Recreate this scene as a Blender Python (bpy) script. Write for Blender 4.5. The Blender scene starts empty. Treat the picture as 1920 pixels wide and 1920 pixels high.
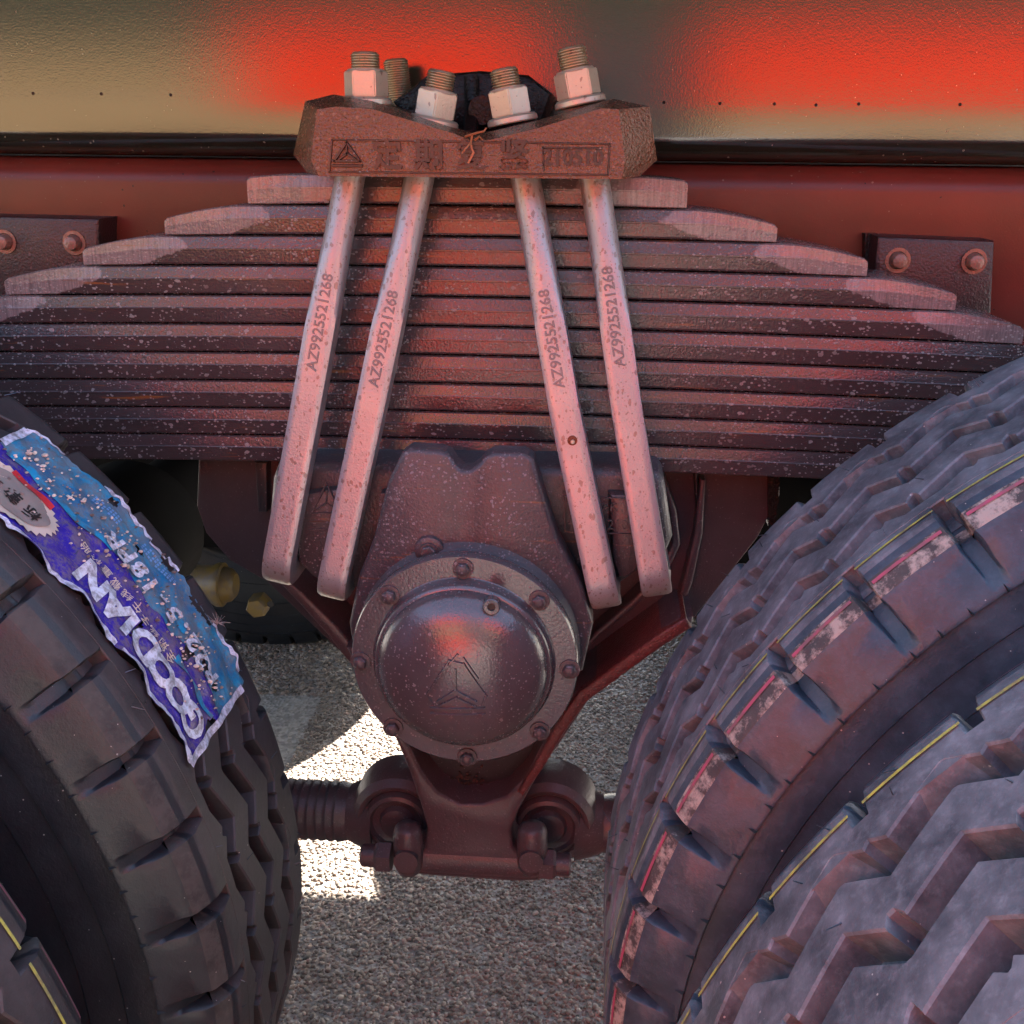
import bpy, bmesh, math, random
import numpy as np
from mathutils import Vector, Matrix
random.seed(7); rng = np.random.default_rng(7)
sc = bpy.context.scene
COL = sc.collection
R = math.radians
PI = math.pi

# ------------------------------------------------------------------ camera
CAM = Vector((0.1111, -1.5676, 1.1334))
PITCH, ROLL, YAW, FPX = 0.3241, 0.0061, -0.0787, 2027.6
Fw = Vector((math.sin(YAW) * math.cos(PITCH), math.cos(YAW) * math.cos(PITCH), -math.sin(PITCH)))
Rt = Fw.cross(Vector((0, 0, 1))).normalized()
Up = Rt.cross(Fw)
Rt, Up = Rt * math.cos(ROLL) + Up * math.sin(ROLL), -Rt * math.sin(ROLL) + Up * math.cos(ROLL)
cam = bpy.data.cameras.new('camera')
camo = bpy.data.objects.new('camera', cam)
COL.objects.link(camo)
camo.matrix_world = Matrix(((Rt.x, Up.x, -Fw.x, CAM.x), (Rt.y, Up.y, -Fw.y, CAM.y), (Rt.z, Up.z, -Fw.z, CAM.z), (0, 0, 0, 1)))
cam.sensor_width = 36
cam.lens = FPX / 1920 * 36
cam.clip_start = 0.02
cam.clip_end = 3000
sc.camera = camo

def at(px, py, Y):
    """the point of the photograph's pixel at depth Y (metres)"""
    d = Fw + Rt * ((px - 960) / FPX) - Up * ((py - 960) / FPX)
    return CAM + d * ((Y - CAM.y) / d.y)

def xz(px, py, Y):
    p = at(px, py, Y)
    return (p.x, p.z)

# ------------------------------------------------------------------ light
SUN_EL, SUN_SIDE = 41.3, 30.0           # elevation; degrees off the +y axis towards +x
w = bpy.data.worlds.new('World'); sc.world = w; w.use_nodes = True
nt = w.node_tree
bg = nt.nodes['Background']
sky = nt.nodes.new('ShaderNodeTexSky')
sky.sky_type = 'NISHITA'; sky.sun_disc = False
sky.sun_elevation = R(SUN_EL); sky.sun_rotation = R(SUN_SIDE)
sky.air_density = 1.0; sky.dust_density = 2.2; sky.ozone_density = 0.7
nt.links.new(sky.outputs[0], bg.inputs[0]); bg.inputs[1].default_value = 0.10
sl = bpy.data.lights.new('sun', 'SUN'); sl.energy = 5.0; sl.angle = R(0.55); sl.color = (1, .95, .86)
so = bpy.data.objects.new('sun', sl); COL.objects.link(so)
sdir = Vector((math.sin(R(SUN_SIDE)) * math.cos(R(SUN_EL)), math.cos(R(SUN_SIDE)) * math.cos(R(SUN_EL)), math.sin(R(SUN_EL))))
so.rotation_euler = sdir.to_track_quat('Z', 'Y').to_euler()
so.location = sdir * 20
sc.view_settings.view_transform = 'Standard'
sc.view_settings.look = 'None'
sc.view_settings.exposure = 3.05
sc.view_settings.gamma = 1
sc.view_settings.use_curve_mapping = False
sc.cycles.use_denoising = True
sc.cycles.max_bounces = 8
sc.cycles.diffuse_bounces = 5
sc.cycles.glossy_bounces = 5
sc.cycles.sample_clamp_indirect = 6

# ------------------------------------------------------------------ materials
class NT:
    def __init__(s, name):
        s.m = bpy.data.materials.new(name); s.m.use_nodes = True
        s.t = s.m.node_tree; s.b = s.t.nodes['Principled BSDF']
        s.tc = s.t.nodes.new('ShaderNodeTexCoord')
    def n(s, typ, **k):
        x = s.t.nodes.new(typ)
        for a, v in k.items():
            setattr(x, a, v)
        return x
    def l(s, a, b): s.t.links.new(a, b)
    def noise(s, scale, detail=3, rough=.55, stretch=None):
        x = s.n('ShaderNodeTexNoise'); x.inputs['Scale'].default_value = scale
        x.inputs['Detail'].default_value = detail; x.inputs['Roughness'].default_value = rough
        s.l(s.coord(stretch), x.inputs['Vector']); return x.outputs['Fac']
    def coord(s, stretch=None):
        if not stretch: return s.tc.outputs['Object']
        m = s.n('ShaderNodeMapping'); m.inputs['Scale'].default_value = stretch
        s.l(s.tc.outputs['Object'], m.inputs['Vector']); return m.outputs[0]
    def ramp(s, v, p0, p1, c0=(0, 0, 0, 1), c1=(1, 1, 1, 1)):
        x = s.n('ShaderNodeValToRGB'); e = x.color_ramp.elements
        e[0].position = p0; e[1].position = p1; e[0].color = c0; e[1].color = c1
        s.l(v, x.inputs[0]); return x.outputs[0]
    def math(s, op, a, b=None):
        x = s.n('ShaderNodeMath', operation=op)
        for i, v in enumerate((a, b)):
            if v is None: continue
            if isinstance(v, (int, float)): x.inputs[i].default_value = v
            else: s.l(v, x.inputs[i])
        return x.outputs[0]
    def mix(s, f, a, b):
        x = s.n('ShaderNodeMix', data_type='RGBA')
        for sock, v in ((x.inputs[0], f), (x.inputs[6], a), (x.inputs[7], b)):
            if isinstance(v, (int, float)): sock.default_value = v
            elif isinstance(v, tuple): sock.default_value = v if len(v) == 4 else (*v, 1)
            else: s.l(v, sock)
        return x.outputs[2]
    def specks(s, scale, size, keep, stretch=None, warp=.0):
        """round drops: a share 'keep' of the Voronoi cells carries one, radius 'size' of a cell"""
        co = s.coord(stretch)
        v = s.n('ShaderNodeTexVoronoi'); v.inputs['Scale'].default_value = scale
        v.inputs['Randomness'].default_value = 1
        if warp:
            nz = s.n('ShaderNodeTexNoise'); nz.inputs['Scale'].default_value = scale * 1.3
            s.l(co, nz.inputs['Vector'])
            mm = s.n('ShaderNodeVectorMath', operation='MULTIPLY_ADD')
            mm.inputs[1].default_value = (warp / scale,) * 3
            s.l(nz.outputs['Color'], mm.inputs[0]); s.l(co, mm.inputs[2]); co = mm.outputs[0]
        s.l(co, v.inputs['Vector'])
        sep = s.n('ShaderNodeSeparateColor'); s.l(v.outputs['Color'], sep.inputs[0])
        r = s.math('MULTIPLY', sep.outputs[1], size)
        inside = s.math('LESS_THAN', v.outputs['Distance'], r)
        on = s.math('LESS_THAN', sep.outputs[0], keep)
        return s.math('MULTIPLY', inside, on)
    def bump(s, h, strength=.3, dist=.001, chain=None):
        x = s.n('ShaderNodeBump'); x.inputs['Strength'].default_value = strength; x.inputs['Distance'].default_value = dist
        s.l(h, x.inputs['Height'])
        if chain is not None: s.l(chain, x.inputs['Normal'])
        return x.outputs[0]
    def out(s, color=None, rough=None, normal=None, metal=None, spec=None, coat=None):
        b = s.b
        for k, v in (('Base Color', color), ('Roughness', rough), ('Metallic', metal), ('Specular IOR Level', spec), ('Coat Weight', coat)):
            if v is None: continue
            if isinstance(v, (int, float)): b.inputs[k].default_value = v
            elif isinstance(v, tuple): b.inputs[k].default_value = (*v[:3], 1)
            else: s.l(v, b.inputs[k])
        if normal is not None: s.l(normal, b.inputs['Normal'])
        return s.m

def painted(name, base, rough, speck=(.30, .27, .26), fine=.32, big=.22, peel=.35, dust=.25, dustcol=(.20, .18, .17), updust=.35, metal=0.0, stretch=None, rs=0.2, bare=None, ior=1.5, rust=False):
    m = NT(name)
    n1 = m.noise(9, 4); n2 = m.noise(55, 4)
    d = m.ramp(n1, .35, .75)
    d = m.math('MULTIPLY', d, dust)
    c = m.mix(d, base, dustcol)
    dark = m.ramp(n2, .3, .7)
    c = m.mix(m.math('MULTIPLY', dark, .35), c, tuple(x * .55 for x in base))
    g = m.n('ShaderNodeNewGeometry'); sx = m.n('ShaderNodeSeparateXYZ'); m.l(g.outputs['True Normal'], sx.inputs[0])
    c = m.mix(m.math('MULTIPLY', m.ramp(sx.outputs[2], .12, .75), updust), c, dustcol)
    if bare:
        at_ = m.n('ShaderNodeAttribute'); at_.attribute_name = 'bare'
        edge = m.math('ADD', at_.outputs['Fac'], m.math('MULTIPLY', m.math('SUBTRACT', m.noise(120, 5, .7), .5), .9))
        bf = m.ramp(edge, .42, .56)
        grind = m.noise(60, 4, .7, (9, 1, .6))
        bc = m.mix(m.ramp(grind, .35, .65), bare, tuple(x * .55 for x in bare))
        c = m.mix(bf, c, bc)
    s1 = m.specks(480, .46, fine, stretch, .5); s2 = m.specks(210, .36, big, stretch, .7)
    sp = m.math('MAXIMUM', s1, s2)
    sp = m.math('MULTIPLY', sp, m.ramp(m.noise(17, 4, .6), .38, .56, (.15, .15, .15, 1)))
    if rust:
        rs_ = m.math('MULTIPLY', m.ramp(m.noise(45, 5, .65, (.22, 1, 3.2)), .62, .70), .75)
        c = m.mix(rs_, c, (.19, .065, .018))
    f = m.math('MULTIPLY', sp, .75)
    c = m.mix(f, c, speck)
    rr = m.math('ADD', m.math('MULTIPLY', n2, rs), rough - rs / 2)
    rr = m.math('ADD', rr, m.math('MULTIPLY', sp, .25))
    h = m.noise(420, 2)
    b = m.bump(h, peel, .0012)
    b = m.bump(sp, .5, .0006, b)
    m.b.inputs['IOR'].default_value = ior
    return m.out(c, rr, b, metal)

M = {}
M['leaf'] = painted('leaf_paint', (.040, .025, .026), .23, ior=1.6, rust=True, bare=(.20, .155, .155), fine=.6, big=.25, peel=.3, metal=.0, speck=(.22, .19, .185), dustcol=(.12, .09, .09), stretch=(.7, 1, 1))
M['leaf_end'] = painted('leaf_end_metal', (.16, .12, .12), .40, speck=(.26, .22, .21), fine=.5, big=.2, peel=.9, metal=.25)
M['casting'] = painted('cast_iron_paint', (.048, .036, .040), .38, rust=True, speck=(.21, .18, .19), fine=.55, big=.25, peel=.5, updust=.2, dustcol=(.12, .10, .105))
M['dome'] = painted('dome_paint', (.062, .047, .053), .22, ior=1.75, speck=(.17, .14, .15), fine=.35, big=.12, peel=.22, dust=.15, updust=.1, rs=.1)
M['bracket'] = painted('bracket_paint', (.085, .045, .05), .36, fine=.3, big=.05, peel=.4, speck=(.2, .16, .16), dustcol=(.13, .09, .09), updust=.2)
M['dark'] = painted('dark_chassis_paint', (.030, .026, .030), .45, fine=.12, big=.03, peel=.4, dust=.1)
M['black'] = painted('black_gloss_paint', (.012, .008, .008), .2, ior=1.3, fine=.0, big=.0, peel=1.0, dust=.02, updust=0)
M['plate'] = painted('cap_plate_paint', (.10, .032, .012), .24, speck=(.22, .10, .06), fine=.6, big=.4, peel=1.1, dust=.3, updust=.1, dustcol=(.11, .06, .04))
M['rivplate'] = painted('riveted_plate_paint', (.035, .012, .013), .36, speck=(.14, .07, .07), dustcol=(.07, .035, .035), updust=.1, fine=.2, big=.05, peel=.6)
M['redmetal'] = painted('rivet_metal', (.30, .12, .08), .3, fine=.1, big=0, peel=.6)

def rail_mat(name, base, rough, peel, ior):
    m = NT(name)
    n = m.noise(14, 4)
    c = m.mix(m.math('MULTIPLY', m.ramp(n, .4, .7), .3), base, tuple(min(1, x * 1.7) for x in base))
    s1 = m.specks(260, .30, .10, None, .5)
    s2 = m.specks(90, .13, .12, None, .5)
    c = m.mix(m.math('MULTIPLY', s1, .5), c, (.26, .22, .18))
    c = m.mix(s2, c, (.006, .005, .005))
    h = m.noise(520, 3)
    b = m.bump(h, peel, .0006)
    b = m.bump(m.noise(170, 2), .09, .0006, b)
    rr = m.math('ADD', m.math('MULTIPLY', s1, .3), rough)
    m.b.inputs['IOR'].default_value = ior
    return m.out(c, rr, b)
M['rail'] = rail_mat('frame_rail_paint', (.014, .012, .009), .13, .16, 1.8)
M['rail2'] = rail_mat('lower_rail_paint', (.105, .018, .012), .36, .2, 1.4)

def silver(name, base, rough, pits, metal):
    m = NT(name)
    n = m.noise(22, 4)
    c = m.mix(m.math('MULTIPLY', m.ramp(n, .35, .7), .35), base, tuple(x * .72 for x in base))
    s1 = m.specks(240, .42, pits, (1, 1, .6), .9)
    s2 = m.specks(470, .34, pits * .8, None, .7)
    sp = m.math('MAXIMUM', s1, s2)
    c = m.mix(m.math('MULTIPLY', sp, .72), c, (.17, .11, .09))
    b = m.bump(m.noise(500, 2), .35, .0008)
    b = m.bump(m.math('SUBTRACT', 1.0, sp), .5, .0006, b)
    return m.out(c, m.math('ADD', m.math('MULTIPLY', n, .2), rough - .1), b, metal)
M['ubolt'] = silver('silver_bolt_paint', (.31, .28, .28), .34, .62, .45)
M['nut'] = silver('zinc_nut', (.43, .37, .29), .36, .16, .45)
M['thread'] = silver('thread_steel', (.34, .27, .18), .34, .15, .7)

def rubber(name, base, rough, dust, dustcol=(.16, .145, .13), scuff=None):
    m = NT(name)
    n = m.noise(26, 5, .65); n2 = m.noise(160, 4, .7)
    f = m.math('MULTIPLY', m.ramp(n, .38, .72), dust)
    f = m.math('ADD', f, m.math('MULTIPLY', m.ramp(n2, .5, .75), dust * .5))
    c = m.mix(f, base, dustcol)
    if scuff:
        n3 = m.noise(48, 6, .75, (1, 1, 1))
        c = m.mix(m.math('MULTIPLY', m.ramp(n3, .46, .58), .9), c, scuff)
    s1 = m.specks(190, .12, .2)
    c = m.mix(m.math('MULTIPLY', s1, .8), c, (.4, .38, .34))
    b = m.bump(n2, .35, .0012)
    b = m.bump(m.noise(700, 2), .3, .0004, b)
    return m.out(c, m.math('ADD', m.math('MULTIPLY', n, .25), rough), b, 0.0, .45)
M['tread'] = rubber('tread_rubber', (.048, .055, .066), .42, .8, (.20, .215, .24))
M['side'] = rubber('skylit_sidewall_rubber', (.022, .035, .050), .28, .55, (.080, .110, .145))  # the sky's blue reflection is put into the rubber and dust colours
M['scuff'] = rubber('scuffed_shoulder_rubber', (.036, .034, .034), .55, .3, scuff=(.36, .32, .27))

M['plate_mark'] = painted('plate_lettering_paint', (.020, .009, .006), .4, fine=.1, big=0, peel=.3, dust=.05, updust=.0)
M['tread_shaded'] = rubber('shaded_tread_rubber', (.030, .026, .028), .45, .45, (.085, .072, .075))  # left tyres: darker copy, their weaker light put into the colour
M['side_shaded'] = rubber('shaded_sidewall_rubber', (.014, .015, .019), .30, .35, (.035, .038, .045))  # same for the left sidewalls: shade put into the colour
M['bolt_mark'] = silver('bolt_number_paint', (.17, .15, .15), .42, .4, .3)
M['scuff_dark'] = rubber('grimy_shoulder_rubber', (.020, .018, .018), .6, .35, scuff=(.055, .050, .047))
def flat(name, c, rough=.5, metal=0, spec=.5, bumpy=None, dirt=None):
    m = NT(name)
    col = c
    if dirt: col = m.mix(m.math('MULTIPLY', m.ramp(m.noise(dirt, 5, .7), .42, .62), .75), c, (.10, .085, .08))
    b = m.bump(m.noise(bumpy[0], 3), bumpy[1], .002) if bumpy else None
    return m.out(col, rough, b, metal, spec)
M['gap_shade'] = flat('gap_shade_black', (.004, .0035, .0035), .8, spec=.1)  # near-black: shade of the gaps behind the wheels put into the colour
M['yellow'] = flat('yellow_stripe', (.42, .40, .07), .6, dirt=90)
M['magenta'] = flat('magenta_stripe', (.34, .06, .11), .6, dirt=70)
M['film'] = None
M['white_print'] = flat('white_print', (.72, .76, .88), .35, dirt=150)
M['gold_print'] = flat('pale_print', (.60, .50, .42), .4)
M['seal'] = flat('silver_seal', (.52, .46, .42), .22, .55, bumpy=(60, .3))
M['red_print'] = flat('red_print', (.5, .03, .04), .4)
M['black_print'] = flat('black_print', (.015, .012, .012), .5)
M['hem'] = flat('white_film_edge', (.66, .68, .82), .35, dirt=170, bumpy=(120, .4))
M['cyan'] = flat('cyan_film', (.015, .27, .50), .3, dirt=110, bumpy=(90, .5))
M['ochre'] = flat('ochre_paint', (.17, .11, .025), .4, bumpy=(40, .3), dirt=30)
M['red_bounce'] = flat('red_bounce_paint', (.90, .026, .002), .7, spec=.12)  # for the added bounce panels behind the camera
M['cream'] = flat('cream_bounce_paint', (.34, .22, .11), .4)
M['glass'] = flat('dark_window_glass', (.02, .025, .025), .06)
M['rust'] = flat('rust_spot', (.16, .035, .008), .8)
M['straw'] = flat('dry_straw', (.28, .10, .04), .7)

def film_mat():
    m = NT('blue_label_film')
    n = m.noise(38, 4)
    c = m.mix(m.ramp(n, .4, .6), (.030, .018, .34), (.055, .035, .30))
    # worn through to dusty grey
    worn = m.math('MULTIPLY', m.ramp(m.noise(70, 7, .8), .46, .56), .85)
    c = m.mix(worn, c, (.15, .12, .19))
    b = m.bump(m.noise(60, 3), .9, .003)
    b = m.bump(m.noise(420, 3), .5, .0008, b)
    return m.out(c, .26, b, 0, .6)
M['film'] = film_mat()
def film2_mat():
    m = NT('cyan_label_film')
    n = m.noise(38, 4)
    c = m.mix(m.ramp(n, .4, .6), (.010, .16, .34), (.02, .30, .50))
    worn = m.math('MULTIPLY', m.ramp(m.noise(75, 7, .8), .42, .54), .85)
    c = m.mix(worn, c, (.13, .16, .20))
    b = m.bump(m.noise(60, 3), .9, .003)
    b = m.bump(m.noise(420, 3), .5, .0008, b)
    return m.out(c, .3, b, 0, .6)
M['film2'] = film2_mat()

def stone_mat():
    m = NT('asphalt_stone')
    g = m.n('ShaderNodeNewGeometry')
    x = m.n('ShaderNodeValToRGB'); e = x.color_ramp
    e.elements[0].position = 0; e.elements[0].color = (.13, .105, .085, 1)
    e.elements[1].position = 1; e.elements[1].color = (.70, .61, .50, 1)
    for p, c in ((.3, (.33, .245, .19, 1)), (.6, (.44, .335, .26, 1)), (.85, (.52, .42, .33, 1)), (.93, (.42, .27, .21, 1))):
        k = e.elements.new(p); k.color = c
    m.l(g.outputs['Random Per Island'], x.inputs[0])
    c = m.mix(m.math('MULTIPLY', m.noise(300, 3), .35), x.outputs[0], (.08, .07, .06))
    c = m.mix(m.math('MULTIPLY', m.ramp(m.noise(5, 4, .6), .45, .65), .45), c, (.10, .075, .06))
    return m.out(c, .6, m.bump(m.noise(600, 3), .4, .001), 0, .4)
M['stone'] = stone_mat()
def asphalt_mat():
    m = NT('asphalt')
    v = m.n('ShaderNodeTexVoronoi'); v.inputs['Scale'].default_value = 120
    m.l(m.tc.outputs['Object'], v.inputs['Vector'])
    sep = m.n('ShaderNodeSeparateColor'); m.l(v.outputs['Color'], sep.inputs[0])
    c = m.ramp(sep.outputs[0], 0, 1, (.24, .215, .19, 1), (.48, .43, .38, 1))
    b = m.bump(v.outputs['Distance'], 1.0, .004)
    return m.out(c, .75, b)
M['asphalt'] = asphalt_mat()

# ------------------------------------------------------------------ mesh helpers
class B:
    """collects shapes in a bmesh, linked as ONE mesh object"""
    def __init__(s): s.b = bmesh.new()
    def add(s, vs, fs):
        v = [s.b.verts.new(p) for p in vs]
        r = []
        for f in fs:
            try: r.append(s.b.faces.new([v[i] for i in f]))
            except ValueError: pass
        return v, r
    def box(s, x0, x1, y0, y1, z0, z1):
        vs = [(x, y, z) for x in (x0, x1) for y in (y0, y1) for z in (z0, z1)]
        return s.add(vs, [(0, 1, 3, 2), (4, 6, 7, 5), (0, 4, 5, 1), (2, 3, 7, 6), (0, 2, 6, 4), (1, 5, 7, 3)])
    def prism(s, poly, y0, y1, inset=0.0, insd=0.0):
        """poly in xz; front face at y0 (towards the camera), back at y1; inset = chamfer round the front"""
        P = [Vector((p[0], p[1])) for p in poly]
        area = sum(P[i].x * P[(i + 1) % len(P)].y - P[(i + 1) % len(P)].x * P[i].y for i in range(len(P)))
        if area < 0: P.reverse()
        n = len(P)
        rings = []
        if inset:
            Q = []
            for i in range(n):
                a, b, c = P[i - 1], P[i], P[(i + 1) % n]
                d1 = (b - a).normalized(); d2 = (c - b).normalized()
                n1 = Vector((-d1.y, d1.x)); n2 = Vector((-d2.y, d2.x))
                m = (n1 + n2)
                k = m.length
                m = m / k if k > 1e-6 else n1
                Q.append(b + m * min(inset / max(.35, m.dot(n1)), inset * 2))
            rings.append([(q.x, y0, q.y) for q in Q])
            h = [(P[i] * .7 + Q[i] * .3) for i in range(n)]
            rings.append([(q.x, y0 + (insd or inset) * .35, q.y) for q in h])
            rings.append([(q.x, y0 + (insd or inset), q.y) for q in P])
        else:
            rings.append([(q.x, y0, q.y) for q in P])
        rings.append([(q.x, y1, q.y) for q in P])
        vs = [p for r_ in rings for p in r_]
        fs = []
        for k in range(len(rings) - 1):
            for i in range(n):
                j = (i + 1) % n
                fs.append((k * n + i, k * n + j, (k + 1) * n + j, (k + 1) * n + i))
        fs.append(tuple(range(n))); fs.append(tuple(reversed(range((len(rings) - 1) * n, len(rings) * n))))
        return s.add(vs, fs)
    def lathe(s, prof, c, axis='y', seg=48, a0=0, a1=2 * PI, close=True):
        """prof: (along, radius)"""
        full = abs(a1 - a0 - 2 * PI) < 1e-6
        m = seg if full else seg + 1
        vs = []
        for (t, r) in prof:
            for i in range(m):
                a = a0 + (a1 - a0) * i / seg
                if axis == 'y': vs.append((c[0] + r * math.cos(a), c[1] + t, c[2] + r * math.sin(a)))
                elif axis == 'x': vs.append((c[0] + t, c[1] + r * math.cos(a), c[2] + r * math.sin(a)))
                else: vs.append((c[0] + r * math.cos(a), c[1] + r * math.sin(a), c[2] + t))
        fs = []
        for k in range(len(prof) - 1):
            for i in range(seg if full else seg):
                j = (i + 1) % m
                fs.append((k * m + i, k * m + j, (k + 1) * m + j, (k + 1) * m + i))
        if close and full:
            fs.append(tuple(range(m))); fs.append(tuple(range((len(prof) - 1) * m, len(prof) * m)))
        return s.add(vs, fs)
    def sweep(s, pts, sec, caps=True, up=None):
        """pts: centres; sec(k)-> list of (u,v) in the frame (side, up)"""
        vs = []; n = None
        P = [Vector(p) for p in pts]
        for k, p in enumerate(P):
            t = (P[min(k + 1, len(P) - 1)] - P[max(k - 1, 0)]).normalized()
            u = (up or Vector((0, 1, 0)))
            side = t.cross(u)
            if side.length < .05: side = t.cross(Vector((0, 0, 1)))
            side.normalize(); u2 = side.cross(t).normalized()
            q = sec(k); n = len(q)
            vs += [tuple(p + side * a + u2 * b) for a, b in q]
        fs = []
        for k in range(len(P) - 1):
            for i in range(n):
                j = (i + 1) % n
                fs.append((k * n + i, k * n + j, (k + 1) * n + j, (k + 1) * n + i))
        if caps: fs.append(tuple(range(n))); fs.append(tuple(reversed(range((len(P) - 1) * n, len(P) * n))))
        return s.add(vs, fs)
    def xform(s, M_): bmesh.ops.transform(s.b, matrix=M_, verts=s.b.verts)
    def build(s, name, mat, parent=None, smooth=35, bevel=0, segs=2, props=None):
        if bevel:
            es = [e for e in s.b.edges if len(e.link_faces) == 2 and e.calc_face_angle(0) > R(25)]
            bmesh.ops.bevel(s.b, geom=es, offset=bevel, segments=segs, affect='EDGES', profile=.6, clamp_overlap=True)
        bmesh.ops.recalc_face_normals(s.b, faces=s.b.faces)
        me = bpy.data.meshes.new(name); s.b.to_mesh(me); s.b.free()
        if isinstance(mat, (list, tuple)):
            for m in mat: me.materials.append(m)
        else: me.materials.append(mat)
        if smooth:
            me.shade_smooth()
            try: me.set_sharp_from_angle(angle=R(smooth))
            except Exception: pass
        return link(name, me, parent, props)

def link(name, me, parent=None, props=None):
    o = bpy.data.objects.new(name, me); COL.objects.link(o)
    if parent is not None:
        o.parent = parent
    for k, v in (props or {}).items(): o[k] = v
    return o

def empty(name, loc, label, cat, group=None):
    o = bpy.data.objects.new(name, None); COL.objects.link(o); o.location = loc
    o.empty_display_size = .05
    o['label'] = label; o['category'] = cat
    if group: o['group'] = group
    return o

def sub(name, me, loc, parent, rot=(0, 0, 0)):
    o = link(name, me, parent); o.location = loc; o.rotation_euler = rot
    return o

def text_geo(s, size, extrude=0.0, bold=0.0, bevel=0.0, res=3):
    """flat text centred on the origin in the xy plane: verts, faces"""
    cu = bpy.data.curves.new('lettering', 'FONT'); cu.body = s; cu.size = size
    cu.align_x = 'CENTER'; cu.align_y = 'CENTER'; cu.extrude = extrude; cu.offset = bold
    cu.bevel_depth = bevel; cu.bevel_resolution = 0; cu.resolution_u = res
    o = bpy.data.objects.new('lettering', cu); COL.objects.link(o)
    dg = bpy.context.evaluated_depsgraph_get(); dg.update()
    ev = o.evaluated_get(dg); me = ev.to_mesh()
    vs = [tuple(v.co) for v in me.vertices]; fs = [tuple(p.vertices) for p in me.polygons]
    ev.to_mesh_clear(); bpy.data.objects.remove(o); bpy.data.curves.remove(cu)
    return vs, fs

def bars(lines, wd, h):
    """raised bars: lines = ((x0,y0),(x1,y1)); returns verts, faces in the xy plane, z = height"""
    vs, fs = [], []
    for a, b in lines:
        a = Vector(a); b = Vector(b); d = (b - a).normalized(); n = Vector((-d.y, d.x)) * wd / 2
        k = len(vs)
        a2, b2 = a - d * wd * .4, b + d * wd * .4
        vs += [(*(a2 - n), 0), (*(b2 - n), 0), (*(b2 + n), 0), (*(a2 + n), 0)]
        vs += [(*(a2 - n * .5), h), (*(b2 - n * .5), h), (*(b2 + n * .5), h), (*(a2 + n * .5), h)]
        fs += [(k, k + 3, k + 2, k + 1), (k + 4, k + 5, k + 6, k + 7)] + [(k + i, k + (i + 1) % 4, k + 4 + (i + 1) % 4, k + 4 + i) for i in range(4)]
    return vs, fs

def place_geo(name, geo, mat, parent, origin, xdir, ydir, smooth=0):
    """puts flat geometry (xy) onto the plane spanned by xdir, ydir; z goes outward"""
    vs, fs = geo
    X = Vector(xdir).normalized(); Y = Vector(ydir).normalized(); Z = X.cross(Y)
    o = Vector(origin)
    b = B(); b.add([tuple(o + X * v[0] + Y * v[1] + Z * v[2]) for v in vs], fs)
    return b.build(name, mat, parent, smooth=smooth)

def hexbolt(b, c, r, h, axis='y', rot=0.0):
    """hexagon head with a chamfered face; axis y points towards the camera (-y)"""
    n = 6
    def ring(t, k):
        out = []
        for i in range(n):
            a = rot + i * PI / 3
            u, v = r * k * math.cos(a), r * k * math.sin(a)
            if axis == 'y': out.append((c[0] + u, c[1] - t, c[2] + v))
            elif axis == 'x': out.append((c[0] + t, c[1] + u, c[2] + v))
            else: out.append((c[0] + u, c[1] + v, c[2] + t))
        return out
    rs = [ring(0, 1), ring(h * .82, 1), ring(h, .84)]
    vs = [p for q in rs for p in q]
    fs = [(k * n + i, k * n + (i + 1) % n, (k + 1) * n + (i + 1) % n, (k + 1) * n + i) for k in range(2) for i in range(n)]
    fs += [tuple(range(n)), tuple(range(2 * n, 3 * n))]
    b.add(vs, fs)

# ------------------------------------------------------------------ the ground
def ground():
    me = bpy.data.meshes.new('ground')
    S = 600
    me.from_pydata([(-S, -S, 0), (S, -S, 0), (S, S, 0), (-S, S, 0)], [], [(0, 1, 2, 3)])
    me.materials.append(M['asphalt'])
    link('ground', me, None, {'kind': 'structure'})
ground()

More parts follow.
